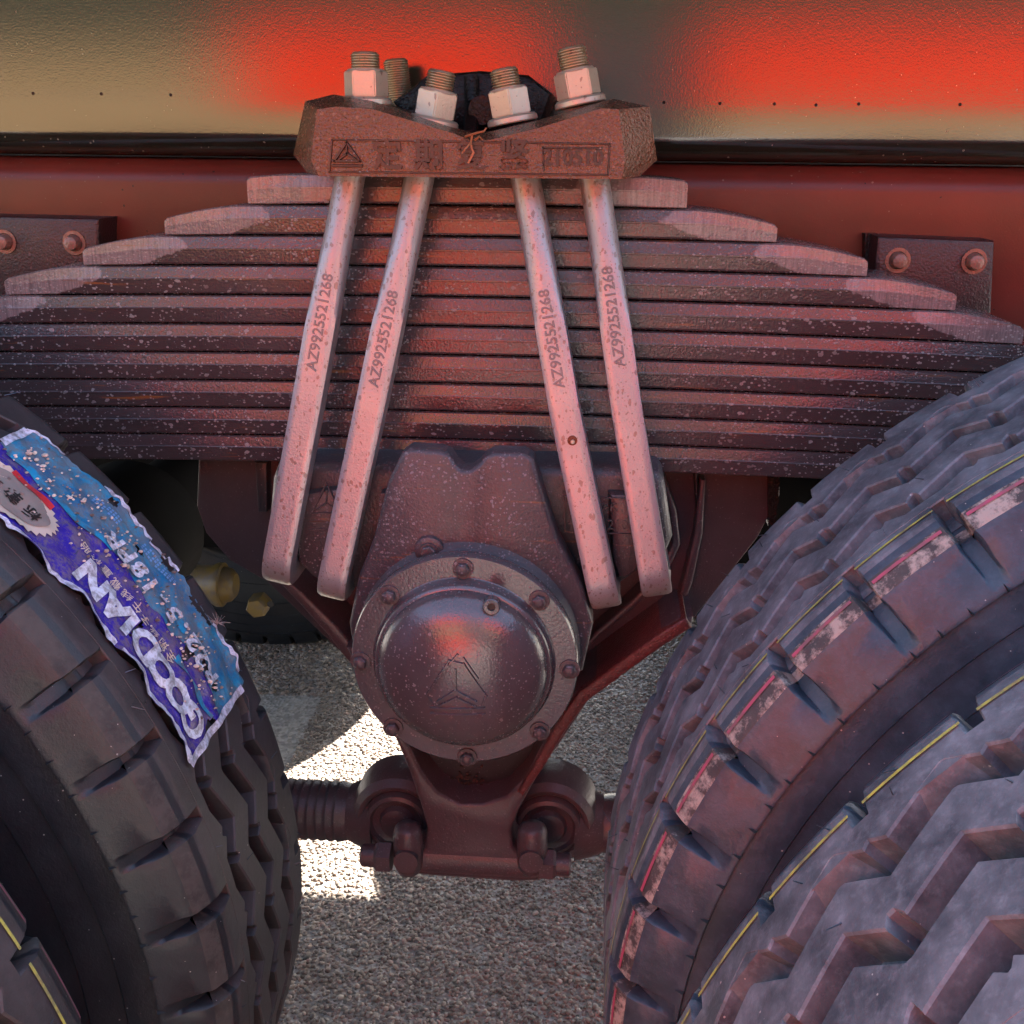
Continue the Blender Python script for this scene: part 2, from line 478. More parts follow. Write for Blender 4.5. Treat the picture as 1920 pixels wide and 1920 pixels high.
def stones():
    # chippings standing proud of the asphalt where the wheels leave it in view
    phi = (1 + 5 ** .5) / 2
    iv = np.array([(-1, phi, 0), (1, phi, 0), (-1, -phi, 0), (1, -phi, 0), (0, -1, phi), (0, 1, phi), (0, -1, -phi), (0, 1, -phi), (phi, 0, -1), (phi, 0, 1), (-phi, 0, -1), (-phi, 0, 1)], float)
    iv /= np.linalg.norm(iv[0])
    fi = np.array([(0, 11, 5), (0, 5, 1), (0, 1, 7), (0, 7, 10), (0, 10, 11), (1, 5, 9), (5, 11, 4), (11, 10, 2), (10, 7, 6), (7, 1, 8), (3, 9, 4), (3, 4, 2), (3, 2, 6), (3, 6, 8), (3, 8, 9), (4, 9, 5), (2, 4, 11), (6, 2, 10), (8, 6, 7), (9, 8, 1)])
    pts = []
    step = .0066
    for (x0, x1, y0, y1) in ((-.46, .42, -.72, .5), (-.75, .6, .5, 1.25)):
        s = step if y0 < 0 else .0085
        xs, ys = np.meshgrid(np.arange(x0, x1, s), np.arange(y0, y1, s))
        p = np.stack([xs.ravel(), ys.ravel()], 1)
        p += rng.uniform(-s * .48, s * .48, p.shape)
        pts.append(np.concatenate([p, np.full((len(p), 1), s)], 1))
    P = np.concatenate(pts)
    n = len(P)
    sc_ = P[:, 2:3] * rng.uniform(.36, .78, (n, 1)) * np.array([[1, 1, .42]]) * rng.uniform(.75, 1.3, (n, 3))
    V = iv[None] * rng.uniform(.78, 1.15, (n, 12, 1)) * sc_[:, None, :]
    a = rng.uniform(0, 2 * PI, n); ca, sa = np.cos(a), np.sin(a)
    X = V[:, :, 0] * ca[:, None] - V[:, :, 1] * sa[:, None]; Y = V[:, :, 0] * sa[:, None] + V[:, :, 1] * ca[:, None]
    V[:, :, 0] = X; V[:, :, 1] = Y
    tilt = rng.uniform(-.5, .5, (n, 1)); V[:, :, 2] += V[:, :, 0] * tilt
    V[:, :, 0] += P[:, 0:1]; V[:, :, 1] += P[:, 1:2]; V[:, :, 2] += rng.uniform(-.0012, .0022, (n, 1))
    F = (fi[None] + (np.arange(n) * 12)[:, None, None]).reshape(-1, 3)
    me = bpy.data.meshes.new('asphalt_stones')
    me.vertices.add(n * 12); me.vertices.foreach_set('co', V.reshape(-1))
    me.loops.add(len(F) * 3); me.loops.foreach_set('vertex_index', F.reshape(-1).astype(np.int32))
    me.polygons.add(len(F)); me.polygons.foreach_set('loop_start', np.arange(0, len(F) * 3, 3, dtype=np.int32))
    me.update(calc_edges=True); me.materials.append(M['stone'])
    link('asphalt_stones', me, None, {'kind': 'stuff', 'label': 'coarse grey and brown asphalt chippings between the wheels', 'category': 'gravel'})
stones()

# ------------------------------------------------------------------ the truck
truck = empty('truck', (0, 0, 0), 'heavy truck rear suspension with stacked leaf spring, silver u-bolts and twin wheels', 'truck')

YR = -.40       # face of the frame rail
# ---- upper frame rail: web with rolled lower corner
def rail_profile(z_top, z_low, rad, y, top_roll=0.0):
    pr = []
    def web(a_, c_, n_=8): return [(y, a_ + (c_ - a_) * q_ / n_) for q_ in range(1, n_)]
    if top_roll:
        for k in range(7):
            a = PI / 2 * k / 6
            pr.append((y + top_roll * (1 - math.sin(a)), z_top - top_roll * (1 - math.cos(a))))
        pr[0] = (y + top_roll + .10, z_top); pr.insert(1, (y + top_roll, z_top))
    else:
        pr.append((y, z_top))
    pr += web(pr[-1][1], z_low + rad)
    for k in range(9):
        a = PI / 2 * k / 8
        pr.append((y + rad * (1 - math.cos(a)), z_low + rad * (1 - math.sin(a))))
    pr.append((y + rad + .10, z_low))
    return pr
def channel(name, mat, prof, x0, x1, slope, th=.007):
    """a pressed section swept along x, its thickness built as a second skin"""
    P = [Vector(p) for p in prof]; inn = []
    for k, p in enumerate(P):
        t = (P[min(k + 1, len(P) - 1)] - P[max(k - 1, 0)]).normalized()
        nrm = Vector((-t.y, t.x))
        if nrm.x < 0 and abs(nrm.x) > .3: nrm = -nrm
        elif abs(nrm.x) <= .3: nrm = Vector((0, 1)) if k > len(P) / 2 else Vector((0, -1))
        inn.append(p + nrm * th)
    ring = [tuple(p) for p in P] + [tuple(p) for p in reversed(inn)]
    b = B(); n = 30; m = len(ring); vs = []
    for i in range(n + 1):
        x = x0 + (x1 - x0) * i / n
        vs += [(x, y, z + slope * x) for y, z in ring]
    fs = [(i * m + k, (i + 1) * m + k, (i + 1) * m + (k + 1) % m, i * m + (k + 1) % m) for i in range(n) for k in range(m)]
    fs += [tuple(range(m)), tuple(range(n * m, (n + 1) * m))]
    b.add(vs, fs)
    return b.build(name, mat, truck, smooth=20)
zl = at(960, 303, YR).z
rail = channel('frame_rail', M['rail'], rail_profile(1.415, zl + .002, .024, YR), -2.2, 2.2, -.004)
rail2 = channel('lower_frame_channel', M['rail2'], rail_profile(zl - .0005, .86, .012, YR + .004, .026), -2.2, 2.2, -.004)
# small marker dimples along the web
for px, py in ((62, 175), (190, 176), (320, 178), (1245, 192), (1350, 194), (1452, 195), (1610, 195), (1800, 196), (1530, 197)):
    p = at(px, py, YR)
    b = B(); b.lathe([(-.0008, .0010), (-.0005, .0016), (.001, .0016)], (p.x, p.y, p.z), 'y', 10)
    b.build('rail_dimple', M['black'], rail)
# far rail
b = B(); b.box(-2.2, 2.2, .395, .403, .90, 1.41); b.build('frame_rail', M['dark'], truck)
# unseen deck above the frame, added and kept low to cast the shade
b = B(); b.box(-2.6, 2.4, -.82, 1.25, 1.42, 1.47); b.build('shade_deck', M['dark'], truck, bevel=.004)
for x in (-1.4, -.9, 1.0, 1.5):
    b = B(); b.box(x - .04, x + .04, -.39, .39, 1.2, 1.4); b.build('crossmember', M['dark'], truck)

# ---- riveted plates
def riv_plate(poly, Y, rivets, dark_x):
    b = B(); b.prism([xz(px, py, Y) for px, py in poly], Y, YR + .03, .004)
    o = b.build('riveted_plate', M['rivplate'], truck)
    for px, py in rivets:
        p = at(px, py, Y)
        r = B(); r.lathe([(-.012, .0001), (-.0118, .004), (-.0105, .0066), (-.007, .0078), (0, .0082)], (p.x, p.y, p.z), 'y', 20, close=False)
        r.lathe([(-.0016, .0125), (-.0016, .009), (.0, .009)], (p.x, p.y, p.z), 'y', 20, close=False)
        r.build('rivet', M['redmetal'], o)
    return o
riv_plate([(-160, 402), (186, 410), (184, 520), (150, 640), (-160, 640)], -.44, [(10, 453), (140, 455)], 0)
riv_plate([(1645, 443), (1866, 452), (1858, 620), (1640, 640), (1640, 500)], -.44, [(1683, 488), (1826, 490)], 0)
b = B(); p = at(1625, 480, -.425)
b.prism([xz(1622, 438, -.41), xz(1646, 438, -.41), xz(1646, 508, -.41), xz(1622, 508, -.41)], -.41, -.39); b.build('spacer', M['black'], truck)
b = B(); b.prism([xz(184, 412, -.41), xz(208, 408, -.41), xz(208, 445, -.41), xz(184, 470, -.41)], -.41, -.39); b.build('spacer', M['black'], truck)

# ---- leaf spring
spring = B()
spring.box(-.04, .03, -.53, -.51, .85, 1.10)
spring = spring.build('leaf_spring', M['dark'], truck)
LZ = 1.1115; LT = .02695; XC = -.012
half = [.197, .277, .358, .438, .500, .56, .60, .63, .65, .66]
def leaf(i):
    z1 = LZ - i * LT; z0 = z1 - LT + .0009
    h = half[i]
    yF, yB = -.57, -.478
    rows = []
    xs = [-h, -h + .003]
    taper = .085 if i else .05
    for k in range(1, 31): xs.append(-h + .003 + (taper + .02) * k / 30)
    xs += list(np.linspace(-h + taper + .04, h - taper - .04, 24))
    for k in range(30, 0, -1): xs.append(h - .003 - (taper + .02) * k / 30)
    xs += [h - .003, h]
    secs = []
    for x in xs:
        d = (h - abs(x))
        t = min(1, d / taper)
        droop = -.0045 * (x / .4) ** 2 if abs(x) > .05 else 0
        topz = z1 - (1 - min(1, (d + .004) / (taper * .9))) ** 1.6 * (LT * (.46 if i else .12))
        if d < .002: topz -= .002
        bulge = .0038 * (1 if t >= 1 else .15 + .85 * t ** 2)
        yf = yF + (0 if t >= 1 else (1 - t) * -.0015)
        H = topz - z0
        prof = [(.001, 0), (-bulge * .66, .04), (-bulge * .80, .10), (-bulge * .88, .30), (-bulge * .95, .505), (-bulge, .52), (-bulge, .575), (-bulge * .94, .595), (-bulge * .70, .78), (-bulge * .45, .95), (.001, 1.0)]
        ring = [(x + XC, yf + a, z0 + H * c + droop) for a, c in prof]
        ring += [(x + XC, yB - .004, topz + droop), (x + XC, yB, z0 + H * .5 + droop), (x + XC, yB - .004, z0 + droop)]
        secs.append(ring)
    b = B(); m = len(secs[0]); vs = [p for r_ in secs for p in r_]
    fs = [(k * m + j, k * m + (j + 1) % m, (k + 1) * m + (j + 1) % m, (k + 1) * m + j) for k in range(len(secs) - 1) for j in range(m)]
    fs += [tuple(range(m)), tuple(reversed(range((len(secs) - 1) * m, len(secs) * m)))]
    b.add(vs, fs)
    o = b.build('spring_leaf', M['leaf'], spring, smooth=9)
    at_ = o.data.attributes.new('bare', 'FLOAT', 'POINT')
    vals = []
    for q_ in o.data.vertices:
        d = h - abs(q_.co.x - XC); u = (q_.co.z - z0) / LT
        lim = .100 - .075 * max(0, (.5 - u)) - .03 * max(0, u - .6)
        vals.append(min(1, max(0, (lim - d) / .012 * .5 + .5)) if (i < 5 and q_.co.y < -.565) else 0.0)
    at_.data.foreach_set('value', vals)
    return o
for i in range(10): leaf(i)

# ---- clamp plate on top (cast, with the four U-bolt seats)
YP = -.66
def P_(px, py, Y=YP): return xz(px, py, Y)
front = [P_(598, 330), P_(1166, 336), P_(1172, 300), P_(1160, 205), P_(1128, 203), P_(1010, 240), P_(920, 262), P_(885, 264), P_(850, 250), P_(700, 205), P_(630, 200), P_(594, 205), P_(583, 300)]
outer = [P_(575, 322, -.63), P_(1200, 330, -.63), P_(1232, 300, -.63), P_(1218, 200, -.63), P_(1150, 186, -.62), P_(1010, 226, -.62), P_(925, 246, -.62), P_(885, 250, -.62), P_(845, 238, -.62), P_(700, 190, -.62), P_(630, 178, -.62), P_(572, 190, -.63), P_(550, 290, -.63)]
b = B()
f3 = [(x, YP, z) for x, z in front]; m3 = [(x, -.63, z) for x, z in outer]; r3 = [(x, -.445, z + .0) for x, z in outer]
n = len(front)
fs = [(i, (i + 1) % n, n + (i + 1) % n, n + i) for i in range(n)] + [(n + i, n + (i + 1) % n, 2 * n + (i + 1) % n, 2 * n + i) for i in range(n)]
fs += [tuple(range(n)), tuple(range(2 * n, 3 * n))]
b.add(f3 + m3 + r3, fs)
plate = b.build('clamp_plate', M['plate'], truck, bevel=.0022, segs=2, smooth=40)
# frame lines round the lettering and the lettering itself
def on_plate(px, py): q = at(px, py, YP - .0003); return (q.x, q.z)
def plate_bars(pts, wd, h=.0018):
    vs, fs = bars([(on_plate(*a), on_plate(*b_)) for a, b_ in pts], wd, h)
    return [(v[0], v[1], v[2]) for v in vs], fs
def raise_on_plate(name, geo, mat='plate_mark'):
    vs, fs = geo
    bb = B(); bb.add([(v[0], YP - v[2] + .0002, v[1]) for v in vs], fs); return bb.build(name, M[mat], plate, smooth=0)
raise_on_plate('raised_border', plate_bars([((623, 262), (1143, 270)), ((623, 262), (618, 322)), ((1143, 270), (1140, 328)), ((618, 322), (1140, 328)), ((1018, 277), (1020, 320)), ((1018, 277), (1128, 278))], .0016, .0016))
q = on_plate(651, 293); s_ = .0105
tri = [((q[0] - s_, q[1] - s_ * .35), (q[0], q[1] + s_ * 1.0)), ((q[0], q[1] + s_), (q[0] + s_, q[1] - s_ * .35)), ((q[0] - s_, q[1] - s_ * .35), (q[0] + s_, q[1] - s_ * .35)), ((q[0], q[1] + s_ * .7), (q[0], q[1] + s_ * .2)), ((q[0], q[1] + s_ * .2), (q[0] - s_ * .6, q[1] - s_ * .2)), ((q[0], q[1] + s_ * .2), (q[0] + s_ * .6, q[1] - s_ * .2)), ((q[0] - s_ * 1.1, q[1] - s_ * .7), (q[0] + s_ * 1.1, q[1] - s_ * .7))]
raise_on_plate('raised_emblem', bars(tri, .0024, .0022))
for ch, px in (('定', 727), ('期', 804), ('复', 883), ('紧', 964)):
    vs, fs = text_geo(ch, .0245, .0022, .0006)
    q = on_plate(px, 294)
    raise_on_plate('raised_character', ([(q[0] + v[0], q[1] + v[1], v[2]) for v in vs], fs))
vs, fs = text_geo('210510', .0175, .0016, .0004)
q = on_plate(1074, 297); raise_on_plate('raised_date', ([(q[0] + v[0] * .92, q[1] + v[1], v[2]) for v in vs], fs))
# black hump of the plate between the inner nuts
b = B()
b.prism([xz(770, 250, -.52), xz(1010, 250, -.52), xz(1035, 175, -.52), xz(990, 140, -.52), xz(900, 132, -.52), xz(800, 140, -.52), xz(735, 190, -.52)], -.52, -.44, .008)
b.lathe([(-.05, .012), (0, .013)], (.004, -.52, 1.165), 'y', 24)
b.build('clamp_hump', M['black'], truck, bevel=.002)
b = B(); b.sweep([at(882, 258, -.60), at(885, 200, -.53), at(884, 145, -.52)], lambda k: [(.007 * math.cos(a), .007 * math.sin(a)) for a in np.linspace(0, 2 * PI, 13)[:-1]]); b.build('clamp_web', M['black'], truck)

# ---- U-bolts
def ubolt(cpts, tilt_px, label_px, name_label=None):
    """cpts: (px, py, Y) centre line from under the plate to the bend"""
    P = [at(*p) for p in cpts]
    # upwards, through the plate to the thread end
    d0 = (P[0] - P[1]).normalized()
    pts, rad = [], []
    raw = [P[0] + d0 * .03] + P
    dense = []
    for a, c in zip(raw, raw[1:]):
        L = (c - a).length; k = max(2, int(L / .006))
        dense += [a.lerp(c, t / k) for t in range(k)]
    # bend back at the foot
    last = raw[-1]; dn = (raw[-1] - raw[-2]).normalized()
    rr = .022
    cen = last + Vector((0, rr, 0))
    for k in range(0, 10):
        a = PI / 2 * k / 9
        dense.append(cen + Vector((0, -rr * math.cos(a), 0)) + dn * rr * math.sin(a))
    dense.append(dense[-1] + Vector((0, .09, 0)))
    zt = at(0, 440, -.62).z; zb = at(0, 600, -.62).z
    nseg = 32
    def sec(k):
        z = dense[k].z
        f = min(1, max(0, (zt - z) / (zt - zb)))
        out = []
        for j in range(nseg):
            a = 2 * PI * (j + .5) / nseg
            c, s = math.cos(a), math.sin(a)
            r0 = .0128
            # superellipse towards a rounded flat bar
            p = 9.0
            r1 = 1 / ((abs(c) / .0137) ** p + (abs(s) / .0122) ** p) ** (1 / p)
            r_ = r0 * (1 - f) + r1 * f
            out.append((r_ * c, r_ * s))
        return out
    b = B(); b.sweep(dense, sec, up=Vector((0, 1, 0)))
    o = b.build('u_bolt', M['ubolt'], truck, smooth=50)
    return o, raw, d0
def at3(px, py, Y): return at(px, py, Y)
defs = [
    ([(656, 335, -.605), (628, 480, -.617), (578, 760, -.637), (526, 1040, -.655)], (688, 188), (684, 92), (603, 605)),
    ([(786, 335, -.605), (756, 480, -.617), (697, 760, -.637), (630, 1070, -.655)], (812, 225), (830, 128), (722, 635)),
    ([(986, 335, -.605), (1011, 480, -.617), (1058, 760, -.637), (1126, 1086, -.655)], (962, 222), (943, 122), (1037, 635)),
    ([(1114, 335, -.605), (1136, 480, -.617), (1174, 760, -.637), (1224, 1062, -.655)], (1089, 188), (1069, 82), (1153, 595)),
]
def axis_matrix(p, d):
    q = d.to_track_quat('Z', 'Y'); return Matrix.Translation(p) @ q.to_matrix().to_4x4()
def threaded(parent, base, d, length, r, mat):
    pr = [(0, r * .93)]; pitch = .0021; n = int(length / pitch)
    for k in range(n):
        pr += [(k * pitch + pitch * .28, r), (k * pitch + pitch * .5, r), (k * pitch + pitch * .8, r * .9)]
    pr += [(n * pitch + .0006, r * .86), (n * pitch + .0012, r * .80)]
    b = B(); b.lathe(pr, (0, 0, 0), 'z', 28)
    b.xform(axis_matrix(base, d)); return b.build('threaded_end', mat, parent, smooth=25)
def flange_nut(parent, base, d, spin):
    b = B()
    b.lathe([(0, .0205), (.001, .0215), (.0045, .0212), (.0062, .0195), (.0066, .017)], (0, 0, 0), 'z', 40)
    b.xform(axis_matrix(base, d)); fl = b.build('flange_nut', M['nut'], parent, smooth=40)
    b = B(); n = 6; rr = .0187
    def ring(t, k): return [(rr * k * math.cos(spin + i * PI / 3), rr * k * math.sin(spin + i * PI / 3), t) for i in range(6)]
    rs = [ring(0, 1), ring(.0205, 1)]
    b.add([p for q in rs for p in q], [(i, (i + 1) % n, n + (i + 1) % n, n + i) for i in range(n)] + [tuple(range(n)), tuple(range(n, 2 * n))])
    bmesh.ops.bevel(b.b, geom=b.b.edges[:], offset=.0009, segments=2, affect='EDGES')
    b.lathe([(.0200, .0165), (.0222, .0150), (.0224, .0130)], (0, 0, 0), 'z', 36)
    b.xform(axis_matrix(base + d * .0064, d)); b.build('nut', M['nut'], parent, smooth=30)
for i, (cp, nb, te, lab) in enumerate(defs):
    o, raw, d0 = ubolt(cp, None, lab)
    YN = -.600
    base = at(nb[0], nb[1] + 10, YN); tip = at(te[0], te[1], YN)
    d = (tip - base); L = d.length; d.normalize()
    flange_nut(o, base, d, (.52, .0, .0, .52)[i] + .1)
    threaded(o, base + d * .026, d, L - .028, .0122, M['thread'])
    # the number forged into the flat
    c = at(*cp[2]); t0 = at(*cp[1])
    ax = (t0 - c).normalized()
    side = ax.cross(Vector((0, 1, 0))).normalized()      # to the right as seen
    outn = side.cross(ax).normalized()
    if outn.y > 0: outn = -outn
    s0 = (at(lab[0], lab[1], -.627).z - c.z) / ax.z
    cen = c + ax * s0 + outn * .01215
    geo = text_geo('AZ9925521268', .0132, .0008, -.00015, .0003)
    place_geo('forged_number', ([(v[0] * 1.02, v[1], v[2]) for v in geo[0]], geo[1]), M['bolt_mark'], o, cen, ax, outn.cross(ax))
# rear leg of the outer left bolt behind the plate
base = at(752, 200, -.45); tip = at(741, 110, -.45); d = (tip - base).normalized()
b = B(); b.lathe([(0, .0122), (.139, .0122)], (0, 0, 0), 'z', 20); b.xform(axis_matrix(base - d * .14, d)); ob = b.build('u_bolt', M['ubolt'], truck)
threaded(ob, base, d, (tip - base).length, .0122, M['thread'])
# rust spot on the third leg
q = at(1073, 827, -.6545)
b = B(); b.lathe([(-.0008, .0028), (.0004, .0044), (.002, .0044)], (q.x, -.6535, q.z), 'y', 14); b.build('rust_spot', M['rust'], truck)
b = B(); b.lathe([(-.0028, .0006), (-.0026, .0018), (.002, .0022)], (q.x + .0004, -.6535, q.z - .0006), 'y', 12); b.build('weld_spatter', M['nut'], truck)

# ---- saddle casting
YS = -.665
b = B()
wing = [(508, 900), (500, 1000), (512, 1040), (566, 1058), (590, 1078), (606, 1092), (655, 1105), (1098, 1130), (1150, 1108), (1180, 1086), (1200, 1066), (1245, 1050), (1262, 1010), (1246, 900), (1236, 885), (1190, 876), (520, 868)]
b.prism([xz(x, y, -.625) for x, y in wing], -.625, -.46, .010)
saddle = b.build('saddle', M['casting'], truck, smooth=40)
# foot pads showing between the bolt legs
b = B(); b.prism([xz(x, y, -.636) for x, y in [(572, 925), (640, 915), (612, 1060), (600, 1092), (585, 1084), (558, 1056), (556, 1010)]], -.636, -.61, .006); b.build('bolt_seat', M['casting'], saddle)
b = B(); b.prism([xz(x, y, -.636) for x, y in [(1140, 925), (1200, 925), (1206, 1050), (1196, 1072), (1176, 1088), (1158, 1086), (1146, 1050)]], -.636, -.61, .008); b.build('bolt_seat', M['casting'], saddle)
# central block
b = B()
blk = [(752, 852), (768, 842), (826, 846), (842, 853), (854, 872), (866, 882), (882, 882), (896, 872), (910, 856), (926, 849), (982, 850), (1000, 862), (1012, 905), (1045, 1010), (1092, 1100), (1112, 1170), (1092, 1260), (870, 1330), (668, 1260), (654, 1170), (672, 1080), (700, 1010), (726, 905)]
b.prism([xz(x, y, YS) for x, y in blk], YS, -.640, .004)
b.prism([xz(x, y, -.641) for x, y in [(712, 925), (1012, 925), (1045, 1010), (1092, 1100), (1105, 1170), (1085, 1260), (870, 1320), (675, 1260), (662, 1170), (680, 1080), (705, 1010)]], -.641, -.47)
block = b.build('saddle_block', M['casting'], truck, smooth=40)
hub_c = at(870, 1241, -.695)
b = B(); b.lathe([(-.035, .096), (-.025, .104), (.16, .112)], (hub_c.x, -.64, hub_c.z), 'y', 72); b.build('hub_housing', M['casting'], truck)
# small lug with bolt above the flange
p = at(806, 1030, YS)
b = B(); b.lathe([(-.006, .011), (-.005, .013), (.01, .015)], (p.x, YS, p.z), 'y', 28); lug = b.build('bolt_lug', M['casting'], block)
b = B(); b.lathe([(-.008, .0082), (-.006, .0088), (0, .0088)], (p.x, YS, p.z), 'y', 24); hexbolt(b, (p.x, YS - .007, p.z), .0068, .005, rot=.3); b.build('bolt', M['casting'], block)
# cap: flange, dome
b = B()
Rf = .1022
prof = [(.012, Rf), (.0005, Rf), (-.001, Rf - .0012), (-.0012, .0885), (-.0012, .0825), (-.003, .0806), (-.0085, .0798), (-.0115, .0790), (-.0130, .0772)]
for k in range(0, 15):
    a = PI / 2 * k / 14
    prof.append((-.0136 - .030 * math.sin(a), .0755 * math.cos(a) + .0001))
b.lathe(prof, (hub_c.x, -.695, hub_c.z), 'y', 96, close=False)
cap = b.build('hub_cap', M['dome'], truck, smooth=40)
bmesh_c = hub_c
bolts = [(868, 1066), (730, 1116), (676, 1240), (737, 1364), (876, 1420), (1012, 1371), (1068, 1255), (1011, 1126)]
for k, (px, py) in enumerate(bolts):
    p = at(px, py, -.697)
    b = B(); b.lathe([(-.0012, .0076), (-.001, .0092), (.001, .0094)], (p.x, -.697, p.z), 'y', 24); hexbolt(b, (p.x, -.698, p.z), .0063, .0052, rot=k * .7)
    b.lathe([(-.0068, .0028), (-.0058, .0045)], (p.x, -.698, p.z), 'y', 12)
    b.build('cap_bolt', M['casting'], cap)
p = at(922, 1136, -.724)
b = B(); b.lathe([(.004, .0076), (-.004, .0074), (-.0048, .0066), (-.0046, .0036), (-.0005, .0034)], (p.x, -.7225, p.z), 'y', 28, close=False); b.build('filler_plug', M['dome'], cap)
b = B(); b.lathe([(-.0006, .0034), (0, .0034)], (p.x, -.7242, p.z), 'y', 16); b.build('plug_socket', M['black_print'], cap)
# the embossed maker's emblem on the dome: follows the dome
def on_dome(vs, h0=0.0):
    out = []
    for x, z, h in vs:
        r = math.hypot(x - hub_c.x, z - hub_c.z)
        if r < .0755:
            s = math.sqrt(max(0, 1 - (r / .0755) ** 2)); y = -.695 - .0136 - .030 * s
        else: y = -.695 - .018
        out.append((x, y - h + .0002, z))
    return out
def dq(px, py): q_ = at(px, py, -.735); return (q_.x, q_.z)
def subdiv(lines, n=8):
    out = []
    for a, c in lines:
        a = Vector(a); c = Vector(c)
        out += [(tuple(a.lerp(c, k / n)), tuple(a.lerp(c, (k + 1) / n))) for k in range(n)]
    return out
L_ = [((843, 1236), (870, 1242)), ((843, 1236), (800, 1302)), ((870, 1242), (912, 1302)), ((800, 1302), (812, 1318)), ((912, 1302), (905, 1320)),
      ((855, 1252), (855, 1290)), ((855, 1290), (822, 1312)), ((855, 1290), (893, 1312)), ((826, 1320), (857, 1304)), ((857, 1304), (892, 1322)),
      ((808, 1326), (908, 1326)), ((808, 1338), (908, 1338)), ((858, 1226), (825, 1262)), ((870, 1232), (896, 1268))]
vs, fs = bars(subdiv([(dq(*a), dq(*c)) for a, c in L_], 5), .0022, .0024)
b = B(); b.add(on_dome(vs), fs); b.build('raised_emblem', M['dome'], cap, smooth=0)
# emblem and numbers on the saddle wings (seen between the bolt legs)
def on_y(name, geo, Y, parent, mat):
    bb = B(); bb.add([(v[0], Y - v[2] + .0002, v[1]) for v in geo[0]], geo[1]); return bb.build(name, mat, parent, smooth=0)
def wq(px, py): q_ = at(px, py, -.6365); return (q_.x, q_.z)
L_ = [((612, 905), (586, 962)), ((612, 905), (636, 958)), ((586, 962), (636, 962)), ((612, 920), (612, 943)), ((612, 943), (594, 956)), ((612, 943), (630, 956)), ((582, 978), (640, 980)), ((582, 992), (640, 994))]
on_y('raised_emblem', bars([(wq(*a), wq(*c)) for a, c in L_], .0018, .001), -.6365, saddle, M['casting'])
L_ = [((1057, 930), (1060, 995)), ((1060, 997), (1200, 1002)), ((1057, 930), (1200, 936)), ((1200, 936), (1206, 1002))]
on_y('raised_border', bars([(wq(*a), wq(*c)) for a, c in L_], .0014, .001), -.6365, saddle, M['casting'])
for tx, px, py, s_ in (('210', 1158, 985, .013), ('7·K', 1142, 952, .011), ('2', 1072, 975, .014)):
    vs, fs = text_geo(tx, s_, .0008); q = wq(px, py)
    on_y('raised_date', ([(q[0] + v[0], q[1] + v[1], v[2]) for v in vs], fs), -.6365, saddle, M['casting'])

# ---- V bracket behind the saddle
YB = -.50
web = [(372, 850), (368, 950), (385, 1000), (430, 1052), (500, 1092), (660, 1245), (745, 1392), (790, 1500), (806, 1560), (960, 1560), (985, 1500), (1045, 1395), (1100, 1312), (1285, 1180), (1330, 1125), (1420, 1010), (1462, 930), (1462, 850)]
b = B(); b.prism([xz(x, y, YB) for x, y in web], YB, YB + .02, .003); bracket = b.build('trunnion_bracket', M['bracket'], truck)
# raised rims and the lug at the foot
def strip(pts, w0, Y0, Y1, mat, name='bracket_rim'):
    """a rim following pts (px,py), width w0 in px, standing from Y1 forward to Y0"""
    P = [Vector((*p, 0)) for p in pts]; L, Rr = [], []
    for k, p in enumerate(P):
        t = (P[min(k + 1, len(P) - 1)] - P[max(k - 1, 0)]).normalized(); n_ = Vector((-t.y, t.x, 0))
        ww = w0[k] if isinstance(w0, (list, tuple)) else w0
        L.append(p + n_ * ww / 2); Rr.append(p - n_ * ww / 2)
    poly = [xz(v.x, v.y, Y0) for v in L] + [xz(v.x, v.y, Y0) for v in reversed(Rr)]
    bb = B(); bb.prism(poly, Y0, Y1, .0025); return bb.build(name, mat, bracket, smooth=40)
M['rim_red_light'] = painted('bracket_rim_paint', (.13, .045, .05), .34, fine=.4, big=.05, peel=1.2)
lugp = [(648, 1215), (745, 1395), (768, 1450), (790, 1515), (800, 1552), (797, 1590), (783, 1604), (762, 1612), (760, 1634), (790, 1642), (975, 1655), (1012, 1652), (1010, 1622), (985, 1612), (962, 1590), (958, 1556), (975, 1515), (1010, 1452), (1050, 1395), (1105, 1312), (1180, 1252), (1296, 1176), (1300, 1158), (1270, 1160), (1160, 1240), (1078, 1298), (1040, 1350), (1010, 1408), (985, 1458), (950, 1494), (905, 1508), (862, 1508), (820, 1486), (792, 1450), (770, 1405), (720, 1320), (668, 1215)]
b = B(); b.prism([xz(x, y, -.575) for x, y in lugp], -.575, -.48, .004); b.build('bracket_foot', M['bracket'], truck, smooth=45)
strip([(505, 1068), (560, 1118), (620, 1180), (665, 1235)], [10, 18, 24, 26], -.56, -.49, M['bracket'])
M['rim_red_light'] = painted('bracket_rim_red_light', (.13, .025, .025), .32, fine=.4, big=.05, peel=1.0, speck=(.3, .1, .1), dustcol=(.14, .06, .05))  # red reflection on the right arm put into its colour
strip([(1292, 1168), (1240, 1200), (1180, 1243), (1092, 1308), (1048, 1370), (1010, 1438), (975, 1490)], [22, 24, 24, 24, 22, 18, 12], -.580, -.50, M['rim_red_light'])
strip([(1242, 895), (1262, 960), (1268, 1020), (1240, 1080), (1190, 1130), (1120, 1190), (1085, 1230)], [8, 14, 16, 16, 14, 12, 10], -.53, -.49, M['bracket'])
strip([(1318, 900), (1310, 1000), (1290, 1090), (1270, 1150)], [10, 16, 18, 14], -.52, -.49, M['bracket'])
for (x0, x1) in ((478, 500), (1300, 1308)):
    b = B(); b.prism([xz(x0, 868, -.515), xz(x1, 868, -.515), xz(x1, 960, -.515), xz(x0 + 6, 960, -.515)], -.515, -.49, .001); b.build('bracket_rib', M['dark'], bracket)
